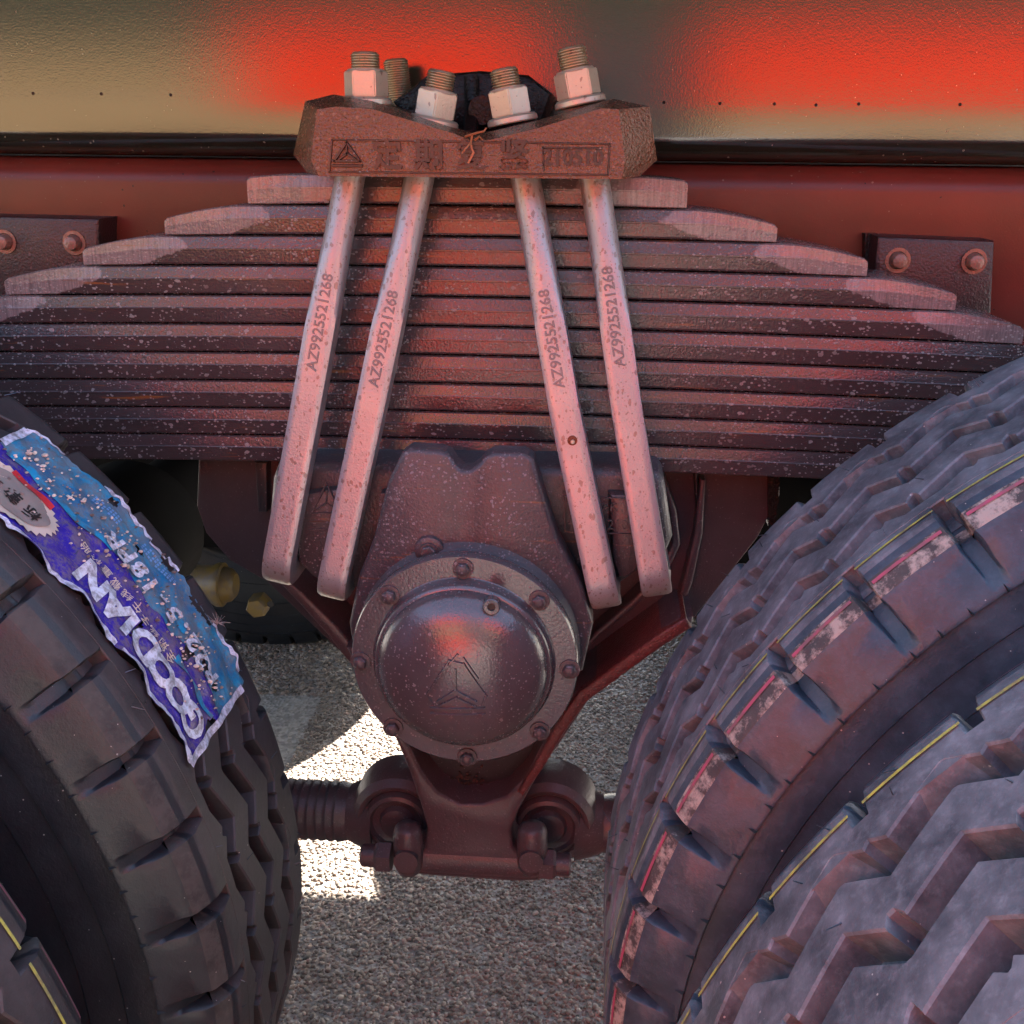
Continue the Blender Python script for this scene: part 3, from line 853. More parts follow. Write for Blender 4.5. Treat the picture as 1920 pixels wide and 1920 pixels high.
b = B(); b.prism([xz(1440, 895, -.505), xz(1462, 895, -.505), xz(1455, 990, -.505), xz(1440, 985, -.505)], -.506, -.49); b.build('slot_edge', M['black'], bracket)
vs, fs = text_geo('8', .02, .0008); q = xz(382, 878, YB)
on_y('raised_number', ([(q[0] + v[0], q[1] + v[1], v[2]) for v in vs], fs), YB, bracket, M['bracket'])
# dark cup under the hub, with crumbs of dirt
b = B()
cup = [(770, 1400), (792, 1450), (820, 1486), (862, 1509), (905, 1509), (950, 1495), (985, 1458), (1012, 1405), (1030, 1340), (745, 1340)]
b.prism([xz(x, y, -.535) for x, y in cup], -.535, -.485, .002); b.build('bracket_cup', M['dark'], truck)
# cross tube of the trunnion
b = B(); b.lathe([(-.02, .06), (.9, .06)], (hub_c.x, -.46, hub_c.z), 'y', 40); b.build('trunnion_tube', M['dark'], truck)
# pin tube across the foot
pz = at(880, 1612, -.565).z
xa, xb = at(755, 1610, -.56).x, at(1012, 1630, -.56).x
b = B(); b.lathe([(0, .020), (.004, .0235), (xb - xa - .004, .0235), (xb - xa, .020)], (xa, -.555, pz), 'x', 28); b.build('pin_tube', M['bracket'], truck)

# ---- torque rods
def torque(side, ex, ey, ry, rx_end):
    Y = -.50
    c = at(ex, ey, Y)
    b = B()
    pr = [(-.03, .0001), (-.032, .012), (-.030, .018), (-.024, .021), (-.026, .028), (-.030, .031), (-.028, .035), (-.020, .038), (-.024, .041), (-.026, .046), (-.018, .053), (.0, .0565), (.03, .055), (.04, .045)]
    b.lathe(pr, (c.x, Y, c.z), 'y', 56, close=False)
    rod = b.build('torque_rod', M['bracket'], truck, smooth=30)
    # neck and bellows
    p1 = at(rx_end, ry, Y); L = abs(p1.x - c.x)
    b = B()
    pr = [(.03, .044), (.052, .037), (.062, .0325), (.068, .034)]
    t = .07
    while t < L + .25:
        pr += [(t, .0345), (t + .004, .0352), (t + .006, .0338), (t + .008, .0335)] if side < 0 else [(t, .034), (t + .004, .0345), (t + .012, .0345), (t + .015, .032)]
        t += .0105 if side < 0 else .02
    if side < 0: pr = [(-a, r_) for a, r_ in pr]
    zz = at(ex, ry, Y).z
    b.lathe(pr, (c.x, Y + .01, zz), 'x', 36)
    b.build('rubber_bellows' if side < 0 else 'rod_sleeve', M['bracket'], rod, smooth=35)
torque(-1, 752, 1518, 1536, 570)
torque(1, 1030, 1526, 1548, 1140)
for x0, sx in ((766, -1), (998, 1)):
    p = at(x0, 1596, -.575)
    b = B()
    b.lathe([(-.030, .0001), (-.029, .006), (-.025, .012), (-.018, .0155), (-.010, .0165), (.022, .0165), (.030, .0145), (.034, .010), (.036, .0001)], (p.x, p.y, p.z), 'z', 28, close=False)
    b.lathe([(-.02, .013), (.02, .013)], (p.x, p.y, p.z), 'y', 20)
    post = b.build('pin_clevis', M['bracket'], truck, smooth=50)
    b = B()
    h = at(735 if sx < 0 else 1012, 1606 if sx < 0 else 1618, -.575)
    hexbolt(b, (h.x, h.y, h.z), .0175, .018 * sx, axis='x', rot=.52); b.build('pin_nut', M['bracket'], post, bevel=.0008)
    b = B(); b.lathe([(0, .0125), (.024 * sx, .0125), (.026 * sx, .0105)], (h.x + .008 * sx, h.y, h.z), 'x', 20); b.build('pin_end', M['bracket'], post)

# ------------------------------------------------------------------ tyres
NP = 49; PER = 2 * PI / NP
RT, RG = .530, .509          # tread and groove floor radius
def cyl_pt(th, o, r): return (r * math.cos(th), o, r * math.sin(th))
def zig(ph, A=.0095):
    ph %= 1.0
    return A - 2 * A * (ph / .64) if ph < .64 else -A + 2 * A * (ph - .64) / .36
def groove_edge(ph, side, off, notch):
    """y of a rib's edge next to the groove centred at off. side +1: rib lies at larger y"""
    w_ = .0092
    return off + zig(ph) + side * w_
PHS = [0, .03, .10, .20, .32, .36, .44, .50, .56, .60, .64, .70, .78, .82, .90, .96]
def rib_mesh(lo, hi, phlo, phhi, nl, nh, shoulder=0):
    """lo/hi: groove centre or None for the shoulder edge"""
    b = B(); vs = []; m = len(PHS)
    for i in range(NP):
        for ph in PHS:
            th = (i + ph) * PER
            def yv(off, side, p0, notch):
                y = groove_edge(ph + p0, side, off, notch)
                q = (ph + p0) % 1.0
                if notch is not None and abs(q - notch) < .055: y += side * .0080
                return y
            a = yv(lo, 1, phlo, nl) if lo is not None else -.086
            c = yv(hi, -1, phhi, nh) if hi is not None else .086
            sl = .0015
            if lo is None: ring = [(a - .0005, RG), (a, RT - .0008), (a + .001, RT)]
            else: ring = [(a - sl, RG - .002), (a - .0002, RT - .0012), (a + .0012, RT)]
            ring += [(c - .0012, RT), (c + .0002, RT - .0012), (c + sl, RG - .002)] if hi is not None else [(c - .001, RT), (c, RT - .0008), (c + .0005, RG)]
            vs += [cyl_pt(th, o, r) for o, r in ring]
    T = NP * m; k = 6
    fs = [(i * k + j, i * k + j + 1, ((i + 1) % T) * k + j + 1, ((i + 1) % T) * k + j) for i in range(T) for j in range(k - 1)]
    b.add(vs, fs)
    bmesh.ops.recalc_face_normals(b.b, faces=b.b.faces)
    me = bpy.data.meshes.new('tread_rib'); b.b.to_mesh(me); b.b.free(); me.materials.append(M['tread'])
    me.shade_smooth(); me.set_sharp_from_angle(angle=R(30))
    return me
rib_mid1 = rib_mesh(-.046, .0, .0, .10, .64, None)
rib_mid2 = rib_mesh(.0, .046, .10, .2, .64, None)
# carcass with the shoulder slots
def carcass_mesh():
    side = [(.086, RT), (.0885, RT - .0012), (.094, .5265), (.1035, .5205), (.106, .5180), (.1085, .5130), (.112, .5060), (.1155, .4990), (.1185, .4935), (.1215, .4885), (.1238, .4855),
            (.1242, .4838), (.1212, .4826), (.1235, .4760), (.1262, .4660), (.1268, .4620), (.1252, .4606), (.1280, .4500), (.1300, .4400), (.1306, .4360), (.1292, .4346), (.1315, .4200), (.1330, .4080), (.1334, .4040), (.1318, .4026), (.1325, .3900), (.1310, .3740),
            (.1280, .3560), (.1262, .3545), (.1240, .3400), (.1200, .3250), (.1150, .3120), (.1170, .3070), (.1150, .3000), (.108, .292), (.09, .286)]
    # shoulder slots: columns follow the slot's edges
    inner = [(.052, RT), (.058, RT), (.064, RT), (.068, RT), (.0695, RT), (.075, RT), (.081, RT)]
    prof = inner + side[:]
    # densify on the slot region
    def slot(o, r, s):
        """half width (rad) and depth at profile arc position"""
        if o < .069: return None
        if r < .4900: return None
        if o < .086: wd = .0036 + .0010 * (o - .069) / .017; dep = .014; c = 0
        elif r > .5175: wd = .0050; dep = .016; c = 0
        else: wd = .0058; dep = .0145 * max(.08, (r - .489) / .0285); c = 0
        return wd / .52, dep, c
    UC = [0.0, .25, .5]
    vs, fs, mats = [], [], []
    rows = len(prof)
    ncol = 10
    s_acc = 0
    sides = []
    for sgn in (-1, 1):
        base = len(vs)
        for j, (o, r) in enumerate(prof):
            # outward normal of the profile
            a = prof[max(0, j - 1)]; c = prof[min(rows - 1, j + 1)]
            tx, ty = c[0] - a[0], c[1] - a[1]; l = math.hypot(tx, ty); nx, ny = -ty / l, tx / l
            if ny < 0 and r > .5: nx, ny = -nx, -ny
            if r <= .5 and nx < 0: nx, ny = -nx, -ny
            sl = slot(o, r, 0)
            for i in range(NP):
                c0 = PER * (i + .5)
                w_, dep, dc = sl if sl else (.006 / .52, 0, 0)
                cc = c0 + dc / .52 * 8 * (1 if o < .086 else 1)
                e = .0016 / .52
                th = [c0 - PER / 2, c0 - PER / 4, cc - w_ - e * 1.2, cc - w_ - e * .4, cc - w_ + e * .6, cc - w_ * .3, cc + w_ * .3, cc + w_ - e * .6, cc + w_ + e * .4, cc + w_ + e * 1.2]
                dd = [0, 0, 0, .12, 1, 1, 1, 1, .12, 0]
                for t_, d_ in zip(th, dd):
                    oo = o - nx * dep * d_; rr = r - ny * dep * d_
                    if j < len(inner): rr = r - dep * d_; oo = o
                    if j == 0: rr = RG - .004; oo = o
                    vs.append(cyl_pt(t_, sgn * oo, rr))
        T = NP * ncol
        for j in range(rows - 1):
            o1 = prof[j][0]; r1 = prof[j][1]
            scf = (j >= len(inner) + 2 and j <= len(inner) + 3)
            for i in range(T):
                k = (i + 1) % T
                f = (base + j * T + i, base + j * T + k, base + (j + 1) * T + k, base + (j + 1) * T + i)
                fs.append(f)
                mats.append(0 if j <= len(inner) else (2 if scf else 1))
    # floor of the grooves
    base = len(vs); T = NP * 4
    for o in (-.056, 0, .056):
        for i in range(T): vs.append(cyl_pt(2 * PI * i / T, o, RG))
    for j in range(2):
        for i in range(T):
            k = (i + 1) % T; fs.append((base + j * T + i, base + j * T + k, base + (j + 1) * T + k, base + (j + 1) * T + i)); mats.append(0)
    me = bpy.data.meshes.new('tyre'); me.from_pydata(vs, [], fs)
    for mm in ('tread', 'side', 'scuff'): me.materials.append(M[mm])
    me.polygons.foreach_set('material_index', mats)
    me.update()
    b = bmesh.new(); b.from_mesh(me); bmesh.ops.recalc_face_normals(b, faces=b.faces); b.to_mesh(me); b.free()
    me.shade_smooth(); me.set_sharp_from_angle(angle=R(38))
    return me
carcass = carcass_mesh()
# the shoulder ribs' inner part: from the outer grooves to o=.054, zigzag edge
def shoulder_rib(sgn):
    vs = []; m = len(PHS)
    for i in range(NP):
        for ph in PHS:
            th = (i + ph) * PER
            p0 = .0 if sgn < 0 else .2
            y = groove_edge(ph + p0, 1 if sgn > 0 else -1, .046 * sgn, None)
            q = (ph + p0) % 1.0
            if abs(q - (.64 if sgn > 0 else .0)) < .06: y += sgn * .006
            ring = [(y - sgn * .0015, RG - .002), (y + sgn * .0, RT - .001), (y + sgn * .0012, RT + .0002), (sgn * .0695, RT + .0002), (sgn * .070, RT - .001)]
            vs += [cyl_pt(th, o, r) for o, r in ring]
    T = NP * m; k = 5
    fs = [(i * k + j, i * k + j + 1, ((i + 1) % T) * k + j + 1, ((i + 1) % T) * k + j) for i in range(T) for j in range(k - 1)]
    me = bpy.data.meshes.new('tread_rib'); me.from_pydata(vs, [], fs); me.materials.append(M['tread'])
    b = bmesh.new(); b.from_mesh(me); bmesh.ops.recalc_face_normals(b, faces=b.faces); b.to_mesh(me); b.free()
    me.shade_smooth(); me.set_sharp_from_angle(angle=R(30)); return me
rib_sh = {-1: shoulder_rib(-1), 1: shoulder_rib(1)}
def stripe_mesh(o0, r0, o1, r1, mat, gap, name='paint_line'):
    """a painted line round the shoulder, broken at the slots"""
    vs, fs = [], []
    for i in range(NP):
        n_ = 8
        c0 = PER * (i + .5)
        t0 = c0 + gap; t1 = c0 + PER - gap
        k0 = len(vs)
        for k in range(n_ + 1):
            t = t0 + (t1 - t0) * k / n_
            vs += [cyl_pt(t, o0, r0), cyl_pt(t, o1, r1)]
        for k in range(n_): fs.append((k0 + 2 * k, k0 + 2 * k + 1, k0 + 2 * k + 3, k0 + 2 * k + 2))
    me = bpy.data.meshes.new(name); me.from_pydata(vs, [], fs); me.materials.append(mat); me.shade_smooth(); return me
yl = {s: stripe_mesh(s * .0775, RT + .0009, s * .0795, RT + .0009, M['yellow'], .009) for s in (-1, 1)}
mg = {s: stripe_mesh(s * .0962, .5259, s * .0982, .5247, M['magenta'], .0165) for s in (-1, 1)}
def rim_mesh():
    b = B()
    b.lathe([(-.11, .292), (-.108, .300), (-.100, .298), (-.095, .282), (-.05, .270), (.05, .265), (.095, .282), (.100, .298), (.108, .300), (.11, .292)], (0, 0, 0), 'y', 72, close=False)
    bmesh.ops.solidify(b.b, geom=b.b.faces[:], thickness=.006)
    bmesh.ops.recalc_face_normals(b.b, faces=b.b.faces)
    me = bpy.data.meshes.new('rim'); b.b.to_mesh(me); b.b.free(); me.materials.append(M['dark']); me.shade_smooth(); return me
def disc_mesh():
    b = B(); b.lathe([(.0, .0001), (.0, .15), (.02, .2), (.03, .268), (.04, .268)], (0, 0, 0), 'y', 60, close=False)
    b.lathe([(-.12, .11), (-.11, .13), (.0, .135)], (0, 0, 0), 'y', 40)
    bmesh.ops.recalc_face_normals(b.b, faces=b.b.faces)
    me = bpy.data.meshes.new('wheel_disc'); b.b.to_mesh(me); b.b.free(); me.materials.append(M['dark']); me.shade_smooth(); return me
rim_m, disc_m = rim_mesh(), disc_mesh()
def nub_mesh():
    b = B()
    for k in range(120):
        for sg in (-1, 1):
            t = 2 * PI * (k + .3 * math.sin(k * 7.0)) / 120
            o = sg * .1238; q = [cyl_pt(t - .0022, o, .4830), cyl_pt(t + .0022, o, .4830), cyl_pt(t, o, .4900), cyl_pt(t, o + sg * .0030, .4850)]
            b.add(q, [(0, 1, 2), (0, 1, 3), (1, 2, 3), (2, 0, 3)])
    me = bpy.data.meshes.new('moulding_nubs'); b.b.to_mesh(me); b.b.free(); me.materials.append(M['black_print']); return me
nub_m = nub_mesh()
def hair_mesh():
    b = B()
    for _ in range(130):
        t = random.uniform(0, 2 * PI); o = random.choice((-.068, -.025, .025, .068, -.082, .082)) + random.uniform(-.004, .004)
        l = random.uniform(.003, .009); a = random.uniform(-1.2, 1.2)
        p0 = Vector(cyl_pt(t, o, RT)); p1 = Vector(cyl_pt(t + a * l / RT, o + random.uniform(-.8, .8) * l, RT + l))
        b.sweep([p0, p0.lerp(p1, .6), p1], lambda k: [((.00045 - .00012 * k) * math.cos(q), (.00045 - .00012 * k) * math.sin(q)) for q in (0, 2.1, 4.2)])
    me = bpy.data.meshes.new('rubber_hairs'); b.b.to_mesh(me); b.b.free(); me.materials.append(M['side']); return me
hair_m = hair_mesh()
YI, YO = -.845, -1.199
def tyre(x, y, th, paint, label=None, z=.521):
    rot = (0, -th, 0)
    o = sub('tyre', carcass, (x, y, z), truck, rot)
    if label: o['label'] = label
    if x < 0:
        for q_, mm in enumerate(('tread_shaded', 'side_shaded', 'scuff_dark')): o.material_slots[q_].link = 'OBJECT'; o.material_slots[q_].material = M[mm]
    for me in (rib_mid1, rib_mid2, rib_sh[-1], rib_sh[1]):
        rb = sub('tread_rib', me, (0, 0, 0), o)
        if x < 0: rb.material_slots[0].link = 'OBJECT'; rb.material_slots[0].material = M['tread_shaded']
    for s in paint:
        sub('yellow_line', yl[s], (0, 0, 0), o); sub('magenta_line', mg[s], (0, 0, 0), o)
    nb_ = sub('moulding_nubs', nub_m, (0, 0, 0), o); nb_['kind'] = 'stuff'
    nb_ = sub('rubber_hairs', hair_m, (0, 0, 0), o); nb_['kind'] = 'stuff'
    sub('rim', rim_m, (0, 0, 0), o); sub('wheel_disc', disc_m, (0, 0, 0), o)
    return o
slotR = R(144.5) - PER * .5
tR = tyre(.661, YI, slotR, (-1,), 'inner right tyre with yellow and magenta lines and scuffed shoulder')
tL = tyre(-.672, YI, R(24.5) - PER * .5, (), 'inner left tyre carrying the torn blue label')
tyre(.661, YO, R(142.9) - PER * .5, (1,), 'outer right tyre nearest the camera, pale grey tread')
tyre(-.672, YO, R(30) - PER * .5, (1,), 'outer left tyre at the lower left corner')
for x in (-.66, .66):
    tyre(x, .845, .03, ()); tyre(x, 1.199, .05, ())
# axle beams across
for x in (-.66, .66):
    b = B(); b.lathe([(-.7, .075), (.7, .075)], (x, 0, .521), 'y', 28)
    b.lathe([(-.16, .08), (-.1, .12), (.1, .12), (.16, .08)], (x, 0, .521), 'y', 32); b.build('axle', M['gap_shade'], truck)
# far spring and bracket
b = B(); b.box(-.45, .45, .478, .57, .84, 1.0); b.box(-.24, .24, .478, .57, 1.0, 1.11); b.build('far_leaf_spring', M['gap_shade'], truck)
b = B(); b.prism([(-.2, .84), (.2, .84), (.1, .76), (-.1, .76)], .45, .60); b.build('far_bracket', M['dark'], truck)
for x0, x1 in ((-1.5, -.36), (.36, 1.5)):
    b = B(); b.box(x0, x1, .600, .606, .30, 1.12); b.build('shade_panel', M['gap_shade'], truck)  # added black panels that keep the gaps behind the wheels dark
# yellow brake chamber by the far wheel
yc = at(432, 1098, .56)
b = B(); b.lathe([(-.14, .03), (-.13, .040), (-.01, .042), (.0, .048), (.012, .048), (.014, .040), (.03, .036), (.04, .025)], (yc.x - .02, .54, yc.z + .01), 'x', 40)
yb = b.build('brake_chamber', M['ochre'], truck, smooth=40)
p = at(490, 1128, .50)
b = B(); hexbolt(b, (p.x, .50, p.z), .024, .04, axis='y', rot=.2); b.build('chamber_lug', M['ochre'], yb, bevel=.003)
p2 = at(506, 1134, .445)
b = B(); b.lathe([(-.001, .007), (0, .007)], (p2.x, .449, p2.z), 'y', 14); b.build('bolt_hole', M['black_print'], yb)

# ------------------------------------------------------------------ torn label on the left inner tyre
LX, LYc, LZc = -.672, 0.0, .521
def lab_pt(th_deg, y, lift=0.0):
    t = R(th_deg); r = RT + .0022 + lift
    return (LX + r * math.cos(t), y, LZc + r * math.sin(t))
TA, TB = 20.9, 52.0
YA, YBb = -.906, -.777          # outboard, inboard edge
def wob(t, k): return .0012 * math.sin(t * .9 + k) + .0009 * math.sin(t * 2.3 + 2 * k) + .0007 * math.sin(t * 5.9 + k)
def lift(t, y):
    u = (y - YA) / (YBb - YA)
    return .0008 * (math.sin(t * 1.7 + y * 130) + math.sin(t * .9 - y * 210)) + (.003 * max(0, .1 - u) * 10 * (1 + math.sin(t * 1.1)) if u < .1 else 0) + (.004 * (u - .9) * 10 * max(0, math.sin(t * .8 + 1)) if u > .9 else 0)
label = empty('tyre_label', lab_pt(35, -.84), 'torn blue and cyan plastic label with white lettering wrapped on the left tyre tread', 'label')
def film(name, y0f, y1f, t0, t1, mat, holes=(), nt_=150, ny=34, up=0.0):
    vs, fs, idx = [], [], {}
    for i in range(nt_ + 1):
        t = t0 + (t1 - t0) * i / nt_
        a, c = y0f(t), y1f(t)
        for j in range(ny + 1):
            y = a + (c - a) * j / ny
            vs.append(tuple(Vector(lab_pt(t, y, lift(t, y) + up)) - Vector(label.location)))
    for i in range(nt_):
        for j in range(ny):
            t = t0 + (t1 - t0) * (i + .5) / nt_; a, c = y0f(t), y1f(t); y = a + (c - a) * (j + .5) / ny
            if any(((t - h[0]) / h[2]) ** 2 + ((y - h[1] - (t - h[0]) * h[4]) / h[3]) ** 2 + .35 * math.sin(t * 9 + y * 700) < 1 for h in holes): continue
            k = i * (ny + 1) + j
            fs.append((k, k + 1, k + ny + 2, k + ny + 1))
    me = bpy.data.meshes.new(name); me.from_pydata(vs, [], fs); me.materials.append(mat); me.shade_smooth()
    return link(name, me, label)
holes = [(24.2, -.822, 1.5, .006, .003), (27.0, -.832, .5, .012, 0), (20.95, -.855, .7, .010, 0), (28.5, -.783, 1.6, .004, 0), (31.5, -.868, .14, .017, 0), (33.6, -.782, 1.0, .005, 0), (40.5, -.784, .5, .004, 0), (36.0, -.803, .6, .003, 0)]
mid = lambda t: -.832 + .0045 * math.sin(t * .55) + .002 * math.sin(t * 2.3)
edgeA = lambda t: YA + .003 + wob(t, 0)
edgeB = lambda t: YBb - .002 + wob(t, 2) - (.006 if 34 < t < 36 else 0) - (.012 * max(0, (t - 44) / 6))
film('blue_film', edgeA, mid, TA, TB, M['film'], holes)
film('cyan_film', lambda t: mid(t) - .0012, edgeB, TA, 49.5, M['film2'], holes, up=.0003)
# loose cyan band and white hems
film('cyan_band', lambda t: -.838 + .004 * math.sin(t * .55) - .0, lambda t: -.831 + .004 * math.sin(t * .55), 37.5, 48.5, M['cyan'], up=.0012, ny=4)
film('cyan_band', lambda t: -.852 + .002 * math.sin(t * 1.3), lambda t: -.8475 + .002 * math.sin(t * 1.9), 21.6, 27.6, M['cyan'], up=.0009, ny=3)
film('cyan_patch', lambda t: -.822 + .001 * math.sin(t * 3), lambda t: -.817 + .002 * math.sin(t * 2), 28.3, 31.5, M['cyan'], up=.0009, ny=3)
film('white_edge', lambda t: edgeA(t) - .0022 - .001 * math.sin(t * 3), lambda t: edgeA(t) + .0036 + .0015 * math.sin(t * 2.2), TA, 31.3, M['hem'], up=.0011, ny=4)
film('white_edge', lambda t: edgeA(t) - .0022 + .001 * math.sin(t * 3), lambda t: edgeA(t) + .0030 + .0016 * math.sin(t * 1.4), 31.9, TB, M['hem'], up=.0011, ny=4)
film('white_edge', lambda t: edgeB(t) - .0014 - .001 * math.sin(t * 4), lambda t: edgeB(t) + .002, 22, 27, M['hem'], up=.0011, ny=4)
film('white_edge', lambda t: edgeB(t) - .0012 - .001 * math.sin(t * 4), lambda t: edgeB(t) + .0022, 32.5, 42, M['hem'], up=.0011, ny=4)
film('white_edge', lambda t: edgeB(t) - .001, lambda t: edgeB(t) + .0015, 46, 49.5, M['hem'], up=.0011, ny=4)
film('white_edge', lambda t: YA, lambda t: YBb - .012, TA - .45, TA + .25, M['hem'], up=.0012, nt_=4, ny=40)
film('white_edge', lambda t: mid(t) + .000, lambda t: edgeB(t), 49.0, 49.75, M['hem'], up=.0012, nt_=4, ny=24)
# lettering: u runs up the tread (growing angle), v towards the outboard side
def lab_text(s, size, t_c, y_c, mat, bold=0.0, sx=1.0, skew=0.0, name='printed_lettering', up=.0014):
    vs, fs = text_geo(s, size, 0, bold)
    b = B()
    v, f = b.add([(x * sx + y * skew, y, 0) for x, y, _ in vs], fs)
    bmesh.ops.triangulate(b.b, faces=b.b.faces[:])
    for _ in range(2):
        es = [e for e in b.b.edges if e.calc_length() > .006]
        if es: bmesh.ops.subdivide_edges(b.b, edges=es, cuts=1); bmesh.ops.triangulate(b.b, faces=b.b.faces[:])
    for q_ in b.b.verts:
        x, y, _ = q_.co
        t = t_c + math.degrees(x / RT); yy = y_c - y
        p = Vector(lab_pt(t, yy, lift(t, yy) + up)) - Vector(label.location)
        q_.co = p
    return b.build(name, mat, label, smooth=0)
big = [('G', 22.9), ('O', 25.3), ('O', 27.8), ('D', 30.2), ('I', 32.2), ('A', 34.0), ('N', 36.6)]
for ch, t_ in big: lab_text(ch, .036, t_, -.8745, M['white_print'], .0018, 1.0, .0, 'printed_letter')
for k, ch in enumerate('R22.5-18PR'):
    lab_text(ch, .026, 24.2 + k * 1.55 + (0 if k < 4 else -.2), -.8225 + (k % 3) * .0008, M['white_print'], .0009, .95, .1, 'printed_letter', .0024)
for k, ch in enumerate('全钢丝子午线载重轮胎'):
    lab_text(ch, .0098, 27.9 + k * 1.22, -.8555, M['gold_print'], .0001, 1.0, 0, 'printed_character')
# serrated silver seal with its characters
def seal(tc, yc, ru, rv, mat, up, teeth):
    b = B(); n_ = teeth * 2 if teeth else 48; vs = []
    for ring in (0.0, .35, .7, 1.0):
        for k in range(n_):
            a = 2 * PI * k / n_; kk = ring * (1.0 if (not teeth or k % 2 or ring < 1) else 1.09)
            t = tc + math.degrees(ru * kk * math.cos(a) / RT); y = yc + rv * kk * math.sin(a)
            vs.append(tuple(Vector(lab_pt(t, y, lift(t, y) + up)) - Vector(label.location)))
    fs = [(r_ * n_ + k, r_ * n_ + (k + 1) % n_, (r_ + 1) * n_ + (k + 1) % n_, (r_ + 1) * n_ + k) for r_ in range(3) for k in range(n_)]
    b.add(vs, fs); return b.build('printed_seal', mat, label, smooth=60)
seal(45.2, -.872, .036, .0245, M['gold_print'], .0016, 30)
seal(45.2, -.872, .031, .0200, M['seal'], .0020, 0)
for ch, t_ in (('标', 43.3), ('载', 45.2), ('型', 47.1)): lab_text(ch, .0135, t_, -.8735, M['black_print'], .0003, 1, 0, 'printed_character', .0025)
film('red_arc', lambda t: -.8535 - .0035 * math.sin((t - 42.8) / 4.6 * PI) * 0 - .001, lambda t: -.8490 + .0016 * math.sin((t - 42.8) / 4.6 * PI), 42.8, 46.8, M['red_print'], up=.0026, ny=3)
# blue grid print patches on the cyan film
for (t0, t1, y0, y1) in ((32.0, 36.4, -.799, -.787), (38.5, 42.0, -.803, -.792)):
    gl = B()
    for i in range(int((t1 - t0) / .33)):
        for j in range(int((y1 - y0) / .0031)):
            if random.random() < .18: continue
            t = t0 + i * .33; y = y0 + j * .0031
            c4 = [(t, y), (t + .22, y), (t + .22, y + .0021), (t, y + .0021)]
            gl.add([tuple(Vector(lab_pt(a, c, lift(a, c) + .0013)) - Vector(label.location)) for a, c in c4], [(0, 1, 2, 3)])
    gl.build('printed_grid', M['white_print'] if False else flat('pale_blue_print', (.16, .34, .62), .4), label, props={'kind': 'stuff'})

# grit lying on the label
def blob(b, c, r, axis_up=Vector((0, 0, 1))):
    k = len(b.b.verts)
    res = bmesh.ops.create_icosphere(b.b, subdivisions=1, radius=r)
    sx, sy, sz = random.uniform(.7, 1.4), random.uniform(.6, 1.2), random.uniform(.5, .9)
    for v in res['verts']:
        v.co = Vector((v.co.x * sx * random.uniform(.8, 1.15), v.co.y * sy, v.co.z * sz)) + Vector(c)
def grit_mat():
    m = NT('grit'); g = m.n('ShaderNodeNewGeometry')
    c = m.ramp(g.outputs['Random Per Island'], .1, .9, (.12, .09, .08, 1), (.75, .62, .52, 1))
    return m.out(c, .55, None, 0, .5)
M['grit'] = grit_mat()
b = B()
for _ in range(330):
    if random.random() < .72:
        t = random.uniform(21.5, 48); y = -.822 + random.gauss(0, .013) - (.006 if t < 30 else 0)
    else: t = random.uniform(21.5, 49); y = random.uniform(-.872, -.782)
    if not (-.89 < y < -.779): continue
    r_ = abs(random.gauss(0, .0007)) + .0006
    blob(b, lab_pt(t, y, lift(t, y) + .0022), min(r_, .0032))
b.build('grit', M['grit'], None, smooth=0, props={'kind': 'stuff', 'label': 'loose pale grit scattered over the blue tyre label', 'category': 'grit'})
# crumbs in the cup under the hub
b = B()
for _ in range(60):
    q = at(880 + random.gauss(0, 18), 1465 + random.gauss(0, 14), -.537); blob(b, q, random.uniform(.0008, .0026))
b.build('dirt_crumbs', flat('dirt', (.07, .035, .025), .8), None, smooth=0, props={'kind': 'stuff', 'label': 'brown dirt crumbs in the hollow below the hub cap', 'category': 'dirt'})
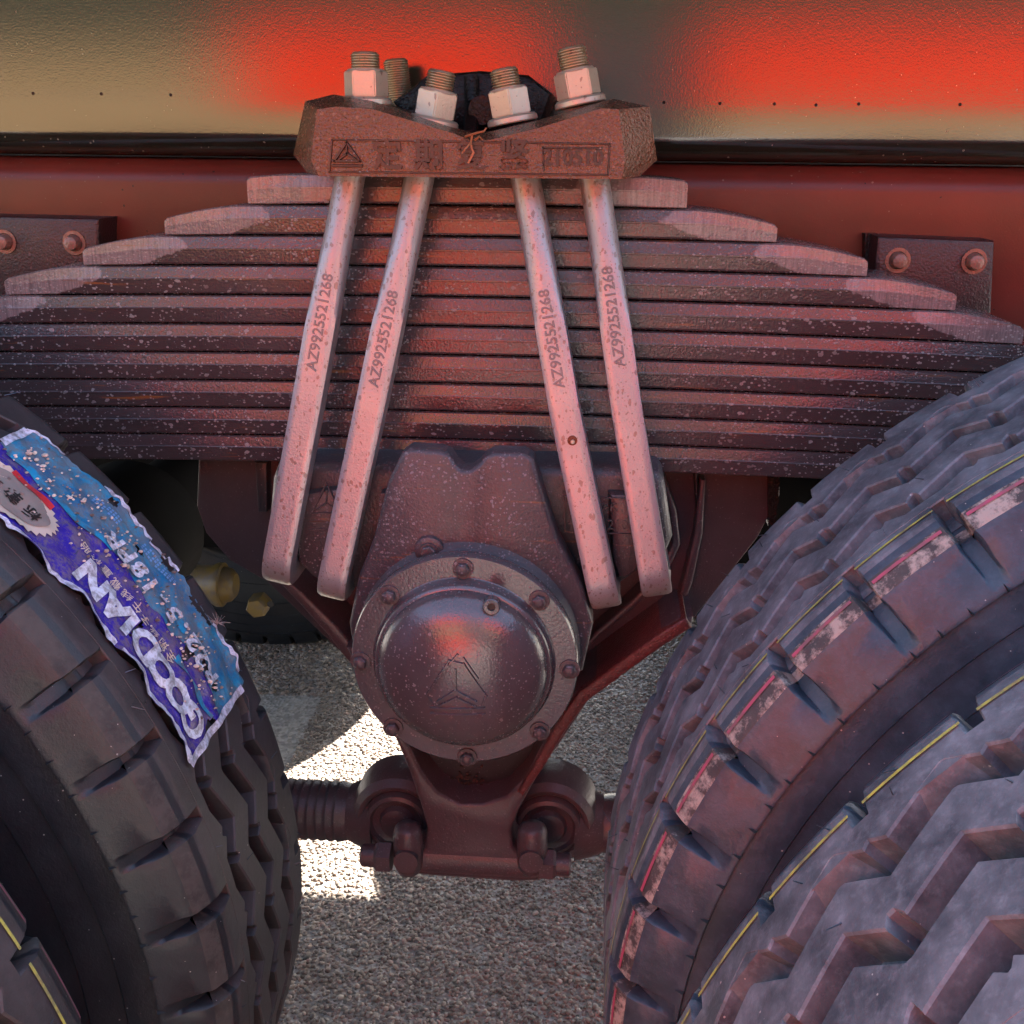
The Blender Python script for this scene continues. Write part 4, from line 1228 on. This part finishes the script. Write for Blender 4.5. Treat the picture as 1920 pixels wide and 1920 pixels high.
# dry sprig hanging over the clamp plate
b = B()
def twig(pts, r0):
    b.sweep([at(*p) for p in pts], lambda k: [(r0 * (1 - .12 * k) * math.cos(a), r0 * (1 - .12 * k) * math.sin(a)) for a in (0, 2.1, 4.2)], up=Vector((0, 0, 1)))
twig([(886, 252, -.668), (882, 268, -.667), (888, 286, -.668), (878, 306, -.667)], .0014)
twig([(872, 256, -.665), (890, 250, -.672), (908, 246, -.67), (912, 240, -.668)], .0011)
twig([(880, 270, -.668), (872, 280, -.672), (866, 288, -.668)], .0008)
twig([(890, 262, -.668), (899, 256, -.674), (905, 262, -.668)], .0012)
o = b.build('dry_sprig', M['straw'], None, smooth=0)
o['label'] = 'dry brown plant sprig caught on the clamp plate above the third character'; o['category'] = 'plant'
# seed fluff caught in the left tyre's groove
b = B()
c0 = Vector(at(408, 1168, -.775))
for _ in range(26):
    d = Vector((random.gauss(.1, 1), random.gauss(-.4, .6), random.gauss(.6, .8))).normalized() * random.uniform(.004, .012)
    b.sweep([c0, c0 + d * .5 + Vector((0, 0, random.uniform(-.001, .001))), c0 + d], lambda k: [(.00016 * math.cos(a), .00016 * math.sin(a)) for a in (0, 2.1, 4.2)])
o = b.build('seed_fluff', flat('fluff', (.42, .34, .30), .8), None, smooth=0)
o['label'] = 'small pale seed fluff tuft caught on the edge of the left tyre tread'; o['category'] = 'fluff'

# ------------------------------------------------------------------ unseen panels behind the camera, added to bounce and reflect red sunlight
YN2 = -2.05
nb = empty('bounce_panels', (0, YN2, 0), 'added red and cream panels behind the camera, unseen, bouncing sunlight onto the suspension', 'truck')
def nbox(name, x0, x1, y0, y1, z0, z1, mat, bev=.01):
    b = B(); b.box(x0, x1, y0 - YN2, y1 - YN2, z0, z1); return b.build(name, mat, nb, bevel=bev)
nbox('red_panel_left', -.80, -.05, -2.6, YN2, 1.19, 1.40, M['red_bounce'], .01)
nbox('red_panel_right', .34, 1.6, -2.6, YN2, 1.22, 1.40, M['red_bounce'], .01)
nbox('dark_panel', -.05, .34, -2.6, YN2 - .06, .85, 1.40, M['dark'])
nbox('cream_panel_left', -3.2, -.05, -2.62, YN2 - .03, .85, 1.36, M['cream'])
nbox('cream_panel_right', .34, 1.6, -2.62, YN2 - .03, .98, 1.215, M['cream'])
nbox('red_panel_low', -.95, .06, -2.6, YN2, .56, .84, M['red_bounce'], .02)
# unseen dark slope, added to darken the top of the rail's reflection
b = B(); b.add([(-300, -60, 0), (300, -60, 0), (300, -95, 34), (-300, -95, 34)], [(0, 1, 2, 3)])
b.build('reflection_slope', flat('dark_slope', (.014, .018, .008), .9), None, props={'kind': 'structure'})
print('built')
